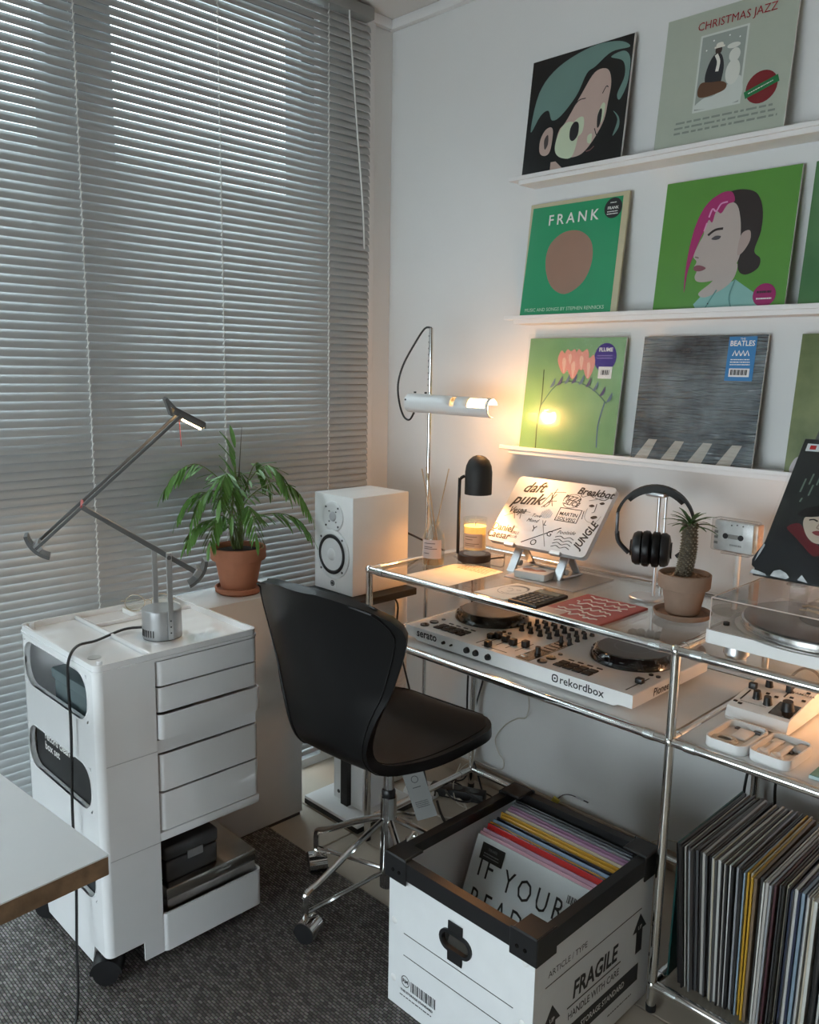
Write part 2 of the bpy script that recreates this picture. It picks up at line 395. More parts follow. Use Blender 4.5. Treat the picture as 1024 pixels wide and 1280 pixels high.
# ---------------------------------------------------------------- record sleeves on the ledges
def sleeve(x, z, label, m, edge=None, w=.316, h=.316, th=.005, y=-.058, lean=.115, group='record sleeves displayed on the ledges'):
    o = G().bb((-w/2, 0, 0), (w/2, th, h), .0008, 1).build('record_sleeve', m, None, (x, y, z), (-lean, 0, 0), smooth=0)
    tag(o, label, 'record', group)
    G().bb((w/2-.0006, .0004, .001), (w/2+.0003, th-.0004, h-.001)).build('sleeve_edge', edge or PAPER, o, smooth=0)
    return o
W = .316
def lab(s, size, m, o, u, v, **k):
    return text(s, size, m, o, ((u-.5)*W, -.0022, v*W), UP, **k)

# 1 black sleeve with drawn face
o = sleeve(.752, SH[0][0], 'black sleeve with a large drawn face and sea green hair', ink(16, 18, 20), th=.007)
TEAL, SKIN, LT = ink(108, 138, 132), ink(190, 165, 155), ink(196, 208, 180)
flat('cover_art', [
    (TEAL, blob([(.05, .40), (.10, .72), (.28, .90), (.60, .99), (.86, .97), (.97, .90), (.80, .90), (.66, .82), (.58, .78), (.50, .62), (.36, .48), (.27, .46), (.22, .55), (.14, .52)])),
    (TEAL, blob([(.80, .86), (.92, .80), (.95, .68), (.90, .55), (.93, .50), (.985, .62), (.985, .80), (.92, .88)])),
    (TEAL, blob([(.88, .42), (.94, .36), (.95, .28), (.90, .22), (.93, .34)])),
    (SKIN, blob([(.42, .42), (.55, .62), (.66, .77), (.78, .77), (.83, .66), (.82, .50), (.80, .36), (.72, .22), (.62, .125), (.50, .11), (.38, .14), (.34, .24), (.36, .36)])),
    (LT, blob([(.335, .25), (.37, .36), (.43, .41), (.50, .40), (.55, .34), (.56, .25), (.52, .115), (.42, .12), (.35, .17)])),
    (LT, blob([(.47, .34), (.53, .42), (.60, .42), (.60, .30), (.52, .27)])),
    (INK, blob([(.475, .35), (.51, .40), (.555, .38), (.56, .29), (.52, .245), (.48, .27)])),
    (LT, blob([(.735, .41), (.77, .50), (.80, .48), (.79, .37), (.76, .34)])),
    (INK, blob([(.735, .40), (.755, .46), (.775, .44), (.77, .34), (.745, .31)])),
    (LT, blob([(.66, .26), (.70, .27), (.70, .20), (.665, .205)])),
    (INK, stroke([(.46, .50), (.53, .57), (.60, .575)], .008)), (INK, stroke([(.76, .58), (.79, .63), (.81, .62)], .008)),
    (INK, stroke([(.72, .31), (.745, .255), (.765, .24)], .008)), (ink(120, 85, 85), stroke([(.66, .135), (.70, .14), (.735, .165)], .01)),
    (SKIN, blob([(.17, .30), (.21, .38), (.27, .40), (.30, .35), (.29, .20), (.24, .165), (.18, .20)])),
    (ink(70, 60, 60), blob([(.215, .30), (.25, .34), (.26, .26), (.23, .22)])),
    (SKIN, [(.31, .0), (.31, .10), (.36, .10), (.44, .03), (.46, .0)])], o, W, W)
# 2 pale sleeve CHRISTMAS JAZZ
o = sleeve(1.160, SH[0][0], 'pale grey green sleeve titled CHRISTMAS JAZZ with a red round seal', ink(172, 180, 166))
lab('CHRISTMAS JAZZ', .027, ink(150, 28, 42), o, .555, .885, sx=.90)
SN = ink(202, 208, 202)
flat('cover_art', [(SN, [(.29, .26), (.66, .26), (.66, .82), (.29, .82)]), (ink(150, 158, 152), [(.305, .275), (.645, .275), (.645, .805), (.305, .805)]),
    (SN, blob([(.31, .285), (.64, .285), (.64, .46), (.55, .42), (.45, .36), (.36, .35)])),
    (ink(38, 40, 46), blob([(.38, .60), (.42, .66), (.47, .65), (.50, .56), (.49, .44), (.47, .38), (.44, .37), (.39, .40), (.36, .50)])),
    (ink(60, 45, 40), ellip(.445, .685, .026, .032)), (ink(225, 222, 210), [(.41, .70), (.49, .70), (.49, .713), (.41, .713)]), (ink(225, 222, 210), blob([(.425, .71), (.43, .735), (.47, .735), (.475, .71)])),
    (ink(225, 222, 215), stroke([(.43, .655), (.455, .60), (.45, .53)], .025)),
    (ink(95, 66, 48), blob([(.315, .42), (.34, .47), (.42, .46), (.50, .45), (.54, .42), (.52, .38), (.40, .36), (.33, .37)])),
    (ink(214, 216, 208), ellip(.575, .62, .042, .05)), (ink(214, 216, 208), ellip(.575, .50, .055, .09)), (ink(214, 216, 208), ellip(.56, .69, .05, .02)),
    (ink(235, 238, 236), ellip(.40, .76, .006, .006, 8)), (ink(235, 238, 236), ellip(.52, .77, .006, .006, 8)), (ink(235, 238, 236), ellip(.60, .74, .006, .006, 8)), (ink(235, 238, 236), ellip(.35, .70, .006, .006, 8))], o, W, W)
g = G().prism(ellip(0, 0, .036, .036, 28), 0, .0004, lambda u, v, h: (u, -h, v)); s_ = g.build('sticker', ink(120, 30, 38), o, ((.805-.5)*W, -.0006, .345*W), smooth=0)
G().box((0, -.0006, 0), (.078, .0004, .016), (0, -.32, 0)).build('ribbon', ink(28, 120, 70), s_, smooth=0)
dashes(INKW, s_, (0, -.001, 0), .062, .005, 1, (PI/2, -.32, 0))
dashes(ink(132, 140, 132), o, (.06*W, -.002, .165*W), .80*W, .036, 3)
# 3 green FRANK sleeve (head replaced by a plain oval)
o = sleeve(.764, SH[1][0], 'emerald green sleeve titled FRANK with a cream border', ink(190, 182, 150), edge=ink(196, 184, 150), th=.007)
flat('cover_art', [(ink(34, 146, 98), [(.0, .0), (.945, .0), (.945, .965), (.03, .965)]), (ink(150, 116, 98), blob([(.23, .45), (.25, .62), (.38, .72), (.55, .72), (.68, .62), (.71, .45), (.64, .28), (.47, .19), (.31, .27)]))], o, W, W)
lab('FRANK', .040, INKW, o, .47, .835, bold=.012, sp=1.45)
lab('MUSIC AND SONGS BY STEPHEN RENNICKS', .0135, ink(200, 225, 200), o, .47, .062, sx=.98)
s_ = G().prism(ellip(0, 0, .0265, .0265, 24), 0, .0004, lambda u, v, h: (u, -h, v)).build('sticker', INK, o, ((.86-.5)*W, -.0006, .875*W), smooth=0)
text('FRANK', .0105, INKW, s_, (0, -.0008, 0), UP, bold=.02); dashes(INKW, s_, (0, -.0008, .014), .02, .006, 1)
dashes(INKW, s_, (0, -.0008, -.012), .034, .012, 2)
# 4 green portrait sleeve
o = sleeve(1.191, SH[1][0], 'grass green sleeve with a side portrait and magenta paint over the hair', ink(86, 142, 60), w=.328)
SK, HR, MG, SHIRT = ink(178, 166, 160), ink(44, 36, 36), ink(160, 44, 104), ink(132, 178, 172)
flat('cover_art', [
    (SHIRT, [(.36, .0), (.33, .05), (.40, .13), (.50, .15), (.63, .22), (.70, .17), (.80, .10), (.87, .04), (.88, .0)]),
    (HR, blob([(.44, .80), (.47, .86), (.58, .88), (.70, .84), (.76, .72), (.77, .56), (.74, .42), (.79, .36), (.78, .29), (.70, .25), (.64, .29), (.62, .42), (.55, .62)])),
    (SK, blob([(.36, .13), (.44, .20), (.48, .24), (.62, .34), (.62, .24), (.55, .16), (.42, .10)])),
    (SK, blob([(.335, .66), (.37, .76), (.45, .80), (.56, .78), (.61, .66), (.63, .50), (.64, .40), (.60, .30), (.50, .235), (.40, .215), (.335, .225), (.315, .26), (.325, .305), (.30, .33), (.315, .375), (.285, .42), (.32, .52), (.345, .58)])),
    (ink(168, 150, 144), blob([(.62, .50), (.64, .56), (.69, .57), (.70, .50), (.66, .42), (.62, .40)])),
    (MG, blob([(.245, .14), (.255, .30), (.285, .42), (.32, .54), (.345, .60), (.37, .68), (.40, .66), (.42, .74), (.46, .72), (.50, .78), (.55, .80), (.52, .87), (.44, .87), (.34, .80), (.275, .66), (.245, .48), (.235, .30)])),
    (ink(214, 150, 190), stroke([(.37, .70), (.39, .76), (.42, .74), (.45, .79), (.50, .80)], .012)), (ink(214, 150, 190), stroke([(.345, .60), (.36, .66)], .01)),
    (HR, stroke([(.38, .565), (.43, .60), (.49, .605)], .018)), (ink(70, 66, 70), blob([(.41, .535), (.44, .555), (.48, .55), (.47, .53), (.44, .525)])),
    (ink(130, 80, 90), blob([(.30, .335), (.34, .345), (.395, .32), (.36, .30), (.31, .305)])), (ink(120, 105, 100), stroke([(.30, .41), (.33, .40)], .01)),
    (ink(96, 140, 136), stroke([(.50, .15), (.46, .08), (.42, .0)], .01)), (ink(96, 140, 136), stroke([(.63, .22), (.60, .10), (.62, .02)], .01)), (INK, ellip(.445, .05, .006, .006, 8))], o, .328, W)
s_ = G().prism(ellip(0, 0, .0265, .0265, 24), 0, .0004, lambda u, v, h: (u, -h, v)).build('sticker', ink(150, 30, 96), o, ((.865-.5)*W, -.0006, .095*W), smooth=0)
dashes(INK, s_, (0, -.0008, .007), .036, .013, 1); dashes(INKW, s_, (0, -.0008, -.008), .036, .008, 1, seed=4)
# 5 pale green flower sleeve in plastic
o = sleeve(.780, SH[2][0], 'light green flower sleeve in a loose plastic cover with purple sticker', sheet('leaf_green_print', (.16, .34, .14), (.27, .46, .22), 5, .3, .35, (9, 9, 9), .8))
PK, VI = ink(214, 150, 140), ink(84, 84, 120)
fl = [(ink(66, 84, 58), stroke([(.19, .0), (.18, .25), (.20, .45), (.19, .72)], .011)), (ink(70, 110, 100), stroke([(.20, .40), (.34, .58), (.52, .62), (.72, .56), (.88, .44)], .009)),
      (ink(84, 110, 140), stroke([(.86, .45), (.82, .25), (.83, .06)], .012))]
for cx, cy, rx, ry in ((.40, .80, .07, .09), (.50, .77, .075, .10), (.58, .82, .07, .08), (.66, .76, .06, .09), (.46, .84, .06, .06)):
    fl.append((PK, blob([(cx-rx, cy), (cx-rx*.6, cy+ry), (cx, cy+ry*.7), (cx+rx*.7, cy+ry), (cx+rx, cy), (cx+.1*rx, cy-ry*1.3)])))
    fl.append((ink(224, 186, 172), blob([(cx-rx*.3, cy), (cx, cy+ry*.3), (cx+rx*.3, cy-.1*ry), (cx+.1*rx, cy-ry*1.2)])))
for i in range(9):
    a = i/8; cx, cy = .30+.60*a, .56+.06*math.sin(a*PI)-.11*a*a
    fl.append((VI if i % 2 else ink(96, 120, 140), blob([(cx-.02, cy), (cx+.005, cy+.05), (cx+.028, cy+.085), (cx+.022, cy+.02)])))
flat('cover_art', fl, o, W, W)
s_ = G().prism(ellip(0, 0, .0345, .0385, 24), 0, .0004, lambda u, v, h: (u, -h, v)).build('sticker', ink(62, 40, 130), o, ((.815-.5)*W, -.0006, .83*W), smooth=0)
text('FLUME', .0145, INKW, s_, (0, -.0008, .020), UP, bold=.03); dashes(ink(140, 120, 190), s_, (0, -.0008, .001), .05, .014, 2)
s_ = G().bb((-.021, -.0005, -.016), (.021, 0, .016)).build('price_label', CARD, o, ((.83-.5)*W, -.0012, .70*W), smooth=0)
for i, x in enumerate((-.012, -.008, -.005, -.001, .003, .006, .011)):
    G().bb((x, -.0008, -.006), (x+.0018+.001*(i % 2), -.0006, .007)).build('bar', INK, s_, smooth=0)
pl = G(); pl.bb((-W/2-.004, -.0035, -.0), (W/2+.012, -.003, W+.012)); pl.build('plastic_cover', SLEEVE, o, smooth=0)
# 6 slate street sleeve in crinkled wrap (generic stand-in)
o = sleeve(1.151, SH[2][0], 'slate blue street photo sleeve in crinkled shrink wrap with blue sticker', sheet('slate_print_sheen', (.035, .048, .06), (.26, .32, .35), 5, .18, 1, (10, 20, 115), .9, .025), w=.322)  # paler cloud tone also carries the bright reflections of the wrap
ST = sheet('stripe_print', (.36, .36, .33), (.46, .45, .41), 9, .25, .6, (10, 20, 110), .9, .02)
flat('cover_art', [(ST, [(x0, .0), (x0+.115, .0), (x0+.19, .17), (x0+.115, .17)]) for x0 in (.03, .26, .49, .72)], o, .322, W)
s_ = G().bb((-.034, -.0006, -.0525), (.034, 0, .0525)).build('sticker', ink(52, 122, 180), o, ((.815-.5)*.322, -.0012, .82*W), smooth=0)
text('BEATLES', .0175, INKW, s_, (0, -.0009, .036), UP, bold=.02, sx=.92); text('THE', .007, INKW, s_, (0, -.0009, .047), UP)
flat('emblem', [(INKW, stroke([(x, .55), (x+.08, .75), (x+.16, .55)], .05, 1)) for x in (.15, .32, .49, .66)], s_, .06, .06, -.0009, .00005, oz=-.026)
dashes(INKW, s_, (0, -.0009, -.008), .05, .018, 3)
b_ = G().bb((-.025, -.0008, -.010), (.025, -.0006, .010)).build('barcode_patch', CARD, s_, (0, -.0004, -.033), smooth=0)
for i in range(14): G().bb((-.021+.003*i, -.0011, -.006), (-.0195+.003*i+.001*(i % 3 == 0), -.0009, .007)).build('bar', INK, b_, smooth=0)
# 7, 8 sleeves cut by the frame
o = sleeve(1.541, SH[1][0], 'dark green sleeve at the right end of the middle ledge', sheet('deep_green_print', (.05, .16, .06), (.10, .24, .09), 4, .3, coat=.5))
flat('cover_art', [(ink(40, 52, 70), blob([(.12, .40), (.16, .62), (.40, .72), (.60, .60), (.62, .35), (.40, .2), (.18, .26)])), (ink(60, 84, 58), blob([(.2, .02), (.3, .2), (.55, .25), (.8, .02)]))], o, W, W)
o = sleeve(1.545, SH[2][0], 'mossy green photo sleeve at the right end of the lowest ledge', sheet('moss_print', (.10, .14, .05), (.22, .26, .11), 9, .35, coat=.3))
flat('cover_art', [(ink(70, 72, 66), blob([(.18, .02), (.20, .30), (.28, .48), (.45, .5), (.55, .3), (.5, .02)])), (ink(176, 172, 176), blob([(.04, .01), (.06, .10), (.11, .12), (.14, .01)]))], o, W, W)

# ---------------------------------------------------------------- records filed in the rack
SPC = [('teal', (28, 74, 72)), ('black', (26, 26, 28)), ('charcoal', (48, 46, 46)), ('light grey', (168, 164, 160)), ('dark grey', (70, 70, 72)), ('white', (196, 196, 192)),
       ('cream', (182, 172, 152)), ('yellow', (176, 136, 40)), ('navy', (28, 36, 62)), ('brown', (110, 92, 74)), ('plum', (70, 40, 48)), ('pale blue', (130, 150, 166)), ('silver', (140, 142, 146))]
SPM = {n: ink(*c, rough=.4, coat=.3) for n, c in SPC}
seq = ['teal', 'black', 'charcoal', 'black', 'light grey', 'charcoal', 'silver', 'black', 'dark grey', 'charcoal', 'light grey', 'dark grey', 'black', 'silver', 'cream', 'dark grey', 'white', 'charcoal', 'light grey', 'black',
       'white', 'black', 'silver', 'charcoal', 'black', 'pale blue', 'yellow', 'cream', 'yellow', 'brown', 'charcoal', 'white', 'light grey', 'silver', 'plum', 'dark grey', 'black', 'cream', 'black', 'navy', 'white', 'navy', 'pale blue', 'silver', 'white', 'light grey', 'cream',
       'white', 'black', 'charcoal', 'silver', 'white', 'pale blue', 'black', 'dark grey', 'white', 'cream', 'black']
RM = {}
def rec_mesh(th):
    if th not in RM:
        RM[th] = G().bb((-th/2, 0, 0), (th/2, .314, .314), .0006, 1).mesh('record_sleeve', PAPER, 0)
    return RM[th]
x = 1.398; seen = {}
uniq = {0: 'teal record sleeve standing first beside the chrome upright', 26: 'mustard yellow record edge, left one of the two in the rack', 28: 'mustard yellow record edge, right one of the two in the rack',
        29: 'tan brown record sleeve just right of the yellow ones in the rack', 34: 'plum red record sleeve filed in the rack'}
for i, n in enumerate(seq):
    th = random.choice((.003, .0035, .0045, .006)) if i else .004
    a = min(1, i/34); top = -.030*(1-a)+.004
    xb = x+.021*(1-a*.8) if i else 1.397
    y = -.478+random.uniform(-.006, .010)+(.012 if i > 34 else 0)
    o = link('record_sleeve', rec_mesh(th), None, (xb, y, ZB+.0042+abs(th/2*.1)), (0, (top/.314) if i else .012, random.uniform(-.012, .012)))
    o.material_slots[0].link = 'OBJECT'; o.material_slots[0].material = SPM[n]
    tag(o, uniq.get(i, 'thin %s record sleeve standing on edge in the lower rack bay' % n), 'record', '%s records filed in the rack' % n if i not in uniq else 'single coloured records in the rack')
    x += th+.0016
# teal sleeve on its own leans on the upright; plastic outer sleeves are part of the edge look

# ---------------------------------------------------------------- storage box with records
def storage_box():
    bx, by = 1.168, -.692; w, d, H = .378, .420, .345
    t = thing('storage_box', 'white corrugated storage box with black rim and FRAGILE print', 'box', (bx, by, .0075))
    th = .004; H -= .0075
    BOARD = mat('corrugated_plastic_white', (.77, .79, .80), .38, var=.02, bump=.05, bscale=40)
    x0, x1, y0, y1 = -w/2, w/2, -d/2, d/2
    g = G().holed(x0, x1, 0, H, .075, .036, .0175, 0, H-.105, y0, y0+th)
    front = g.build('front_panel', BOARD, t, smooth=0)
    back = G().bb((x0, y1-th, 0), (x1, y1, H)).build('back_panel', BOARD, t, smooth=0)
    left = G().bb((x0, y0+th, 0), (x0+th, y1-th, H)).build('side_panel', BOARD, t, smooth=0)
    right = G().bb((x1-th, y0+th, 0), (x1, y1-th, H)).build('side_panel', BOARD, t, smooth=0)
    G().bb((x0+th, y0+th, 0), (x1-th, y1-th, th)).build('bottom_panel', BOARD, t, smooth=0)
    # black rim with corner clips
    rim = G(); r = .005
    rim.ring([(x0-r, y0-r), (x1+r, y0-r), (x1+r, y1+r), (x0-r, y1+r)], [(x0+.016, y0+.016), (x1-.016, y0+.016), (x1-.016, y1-.016), (x0+.016, y1-.016)], H-.006, H+.004)
    rim.ring([(x0-r, y0-r), (x1+r, y0-r), (x1+r, y1+r), (x0-r, y1+r)], [(x0, y0), (x1, y0), (x1, y1), (x0, y1)], H-.034, H-.006)
    rim.ring([(x0+.013, y0+.013), (x1-.013, y0+.013), (x1-.013, y1-.013), (x0+.013, y1-.013)], [(x0+.016, y0+.016), (x1-.016, y0+.016), (x1-.016, y1-.016), (x0+.016, y1-.016)], H-.02, H-.006)
    rm = rim.build('rim', BLACK, t, smooth=0)
    for sx in (-1, 1):
        for sy in (-1, 1):
            cx, cy = sx*(w/2), sy*(d/2)
            c = G().bb((cx+sx*.008, cy+sy*.008, H-.046), (cx-sx*.055, cy+sy*.004, H+.010), .003, 1); c.bb((cx+sx*.008, cy+sy*.008, H-.046), (cx+sx*.004, cy-sy*.055, H+.010), .003, 1)
            c.bb((cx+sx*.006, cy+sy*.006, H+.004), (cx-sx*.05, cy-sy*.05, H+.010), .002, 1)
            k = c.build('corner_clip', BLACK, rm)
            if sy < 0:
                for q in (.018, .036): G().cyl((cx-sx*q, cy+sy*.0075, H-.022), (cx-sx*q, cy+sy*.0095, H-.022), .004, n=10).build('rivet', BGLOSS, k)
    # hand hole frame
    hf = G().ring(rrect(.084, .045, .022, 5, 0, H-.105), rrect(.070, .031, .0155, 5, 0, H-.105), y0-.004, y0+.006, lambda u, v, h: (u, h, v)).build('handle_frame', BLACK, front)
    G().bb((-.020, y0-.0035, H-.148), (.018, y0-.0005, H-.124), .001, 1).build('handle_flap', BLACK, hf); G().bb((-.020, y0-.0035, H-.086), (.018, y0-.0005, H-.062), .001, 1).build('handle_flap', BLACK, hf)
    for px, pz in ((x0+.016, .30), (x0+.016, .195), (x0+.016, .06), (x1-.022, .285), (x1-.022, .16)):
        G().sphere((px, y0, pz), .008, 12, 6, (1, .35, 1)).build('snap_button', WPLAST, front)
    # print on the front
    for z in (.178, .128): G().bb((x0+.045, y0-.0004, z), (x1-.045, y0-.0001, z+.0018)).build('printed_line', INK, front, smooth=0)
    bc = thing_child = G()
    for i in range(17):
        xx = x0+.068+i*.0042; bc.bb((xx, y0-.0004, .055), (xx+.0018+.0012*(i % 3 == 1), y0-.0001, .078))
    bc.build('barcode', INK, front, smooth=0)
    G().ring(ellip(x0+.052, .070, .012, .013), ellip(x0+.052, .070, .0105, .0115), y0-.0004, y0-.0001, lambda u, v, h: (u, h, v)).build('logo_ring', INK, front, smooth=0)
    text('RM', .012, INK, front, (x0+.052, y0-.0005, .070), UP, bold=.03)
    text('THE STORAGE STANDARD', .0078, INK, front, (x0+.085, y0-.0005, .046), UP, bold=.03); dashes(INK, front, (x0+.085, y0-.0005, .034), .10, .006, 1)
    # print on the +X side
    RT = (PI/2, 0, PI/2); X = x1+.0005
    text('ARTICLE / TYPE', .0185, INK, right, (X, y0+.042, .248), RT, align='LEFT')
    G().bb((X-.0004, y0+.035, .225), (X, y1-.045, .2268)).build('printed_line', INK, right, smooth=0)
    text('FRAGILE', .052, INK, right, (X, -.005, .168), RT, bold=.03, shear=.12, sx=.82)
    text('HANDLE WITH CARE', .0225, INK, right, (X, -.005, .120), RT, bold=.01, sx=.85)
    G().bb((X-.0004, -.10, .139), (X, .09, .1415)).build('printed_line', INK, right, smooth=0)
    g = G().bb((X-.0004, -.11, .058), (X, .165, .098)); g.build('printed_band', INK, right, smooth=0)
    text('STORAGE STANDARD', .019, INKW, right, (X+.0004, .03, .078), RT, bold=.02, sx=.85)
    for cy, cz in ((-.15, .128), (.162, .165)):
        ar = [(0, .05), (.027, .012), (.012, .012), (.012, -.04), (-.012, -.04), (-.012, .012), (-.027, .012)]
        a_ = G().prism([(cy+u, cz+v) for u, v in ar], X-.0004, X, lambda u, v, h: (h, u, v)).build('arrow', INK, right, smooth=0)
        text('UP', .013, INKW, a_, (X+.0004, cy, cz+.018), RT, bold=.02)
    dashes(INK, right, (X, .10, .035), .10, .007, 1, RT)
    # records inside
    def rec(y, lean, th, m, label, z=.012, w=.315, cols=None, kind='record', dx=0):
        o = G().bb((-w/2, 0, 0), (w/2, th, .315), .0006, 1).build('record_sleeve', m, None, (bx+dx, by+y, .0075+th+.006), (-lean, 0, 0), smooth=0)
        tag(o, label, 'record', 'records in the white storage box')
        return o
    P1 = rec(-.085, .40, .004, CARD, 'white sleeve with hand lettered black words at the front of the box')
    for s, u, v, in (('IF', -.112, .262), ('YOUR', .018, .258), ('H', .135, .258), ('READING', -.005, .190), ('THIS', -.09, .125)):
        text(s, .066, INK, P1, (u, -.0008, v-.01), UP, sx=.74, sp=1.35 if len(s) > 1 else 1)
    b = G().bb((-.032, -.0006, -.018), (.032, 0, .018), .0003, 1).build('sticker', BMATTE, P1, (-.105, -.0008, .286)); text('DRAKE', .008, INKG, b, (0, -.0009, .007), UP); dashes(INKG, b, (0, -.0009, -.006), .045, .012, 2)
    b = G().bb((-.026, -.0005, -.014), (.026, 0, .014)).build('barcode_label', CARD, P1, (.118, -.001, .282), smooth=0)
    for i in range(13): G().bb((-.021+.0033*i, -.0009, -.010), (-.0195+.0033*i+.0008*(i % 2), -.0006, .006)).build('bar', INK, b, smooth=0)
    G().bb((-.162, -.0026, -.001), (.162, -.0022, .322)).build('plastic_cover', SLEEVE, P1, smooth=0)
    rows = [('pale pink record sleeve right behind the lettered one', (222, 170, 186)), ('clear plastic sleeve over a pink record in the box', (206, 160, 182)), ('thick bright red record sleeve in the white box', (178, 40, 40)),
            ('orange yellow record edge behind the red one in the box', (214, 150, 60)), ('pale blue record edge in the white box', (140, 164, 190)), ('black record edge beside the pale blue one in the box', (34, 34, 40)),
            ('mustard record edge in the middle of the white box', (206, 158, 62)), ('golden yellow record edge in the white box', (196, 150, 54)), ('cream record edge between yellow and lilac in the box', (204, 192, 170)),
            ('lilac pink record sleeve towards the back of the box', (186, 148, 178)), ('mauve record edge near the back of the box', (160, 120, 150)), ('grey plastic wrapped record near the back of the box', (150, 150, 156)),
            ('glossy silver wrapped record, last but one in the box', (120, 122, 128)), ('dark glossy record sleeve at the very back of the box', (70, 72, 78))]
    y = -.072
    for i, (l, c) in enumerate(rows):
        th = .005 if 'thick' not in l else .011
        o = rec(y, .385-.0262*i, th, ink(*c, rough=.25, coat=.6), l, dx=random.uniform(-.006, .006))
        y += .0180 if th < .01 else .0215
        if i in (1, 12, 11, 3): G().bb((-.160, -.0022, 0), (.160, -.0018, .321)).build('plastic_cover', SLEEVE, o, smooth=0)
storage_box()

# ---------------------------------------------------------------- rug
def rug():
    m = mat('woven_rug', (.09, .08, .075), .95); nt = m.node_tree; b = nt.nodes['Principled BSDF']
    tc = nt.nodes.new('ShaderNodeTexCoord'); mp = nt.nodes.new('ShaderNodeMapping'); mp.inputs['Rotation'].default_value = (0, 0, .0)
    nt.links.new(tc.outputs['Object'], mp.inputs['Vector'])
    br = nt.nodes.new('ShaderNodeTexBrick'); br.inputs['Scale'].default_value = 1; br.inputs['Brick Width'].default_value = .0125; br.inputs['Row Height'].default_value = .0068
    br.inputs['Mortar Size'].default_value = .0013; br.inputs['Mortar Smooth'].default_value = .9
    br.inputs['Color1'].default_value = (.11, .10, .093, 1); br.inputs['Color2'].default_value = (.30, .28, .265, 1); br.inputs['Mortar'].default_value = (.025, .022, .020, 1)
    nt.links.new(mp.outputs['Vector'], br.inputs['Vector'])
    n = nt.nodes.new('ShaderNodeTexNoise'); n.inputs['Scale'].default_value = 420; nt.links.new(tc.outputs['Object'], n.inputs['Vector'])
    mx = nt.nodes.new('ShaderNodeMix'); mx.data_type = 'RGBA'; mx.blend_type = 'OVERLAY'; mx.inputs[0].default_value = .6
    nt.links.new(br.outputs['Color'], mx.inputs[6]); nt.links.new(n.outputs['Color'], mx.inputs[7]); nt.links.new(mx.outputs[2], b.inputs['Base Color'])
    bp = nt.nodes.new('ShaderNodeBump'); bp.inputs['Strength'].default_value = 1; bp.inputs['Distance'].default_value = .004; bp.invert = True
    nt.links.new(br.outputs['Fac'], bp.inputs['Height']); nt.links.new(bp.outputs['Normal'], b.inputs['Normal'])
    o = G().bb((-.62, -1.15, .0), (.62, 1.15, .007), .003, 2).build('rug', m, None, (.73, -1.835, .0002))
    tag(o, 'dark grey brown woven rug under the trolley and chair', 'rug')
rug()

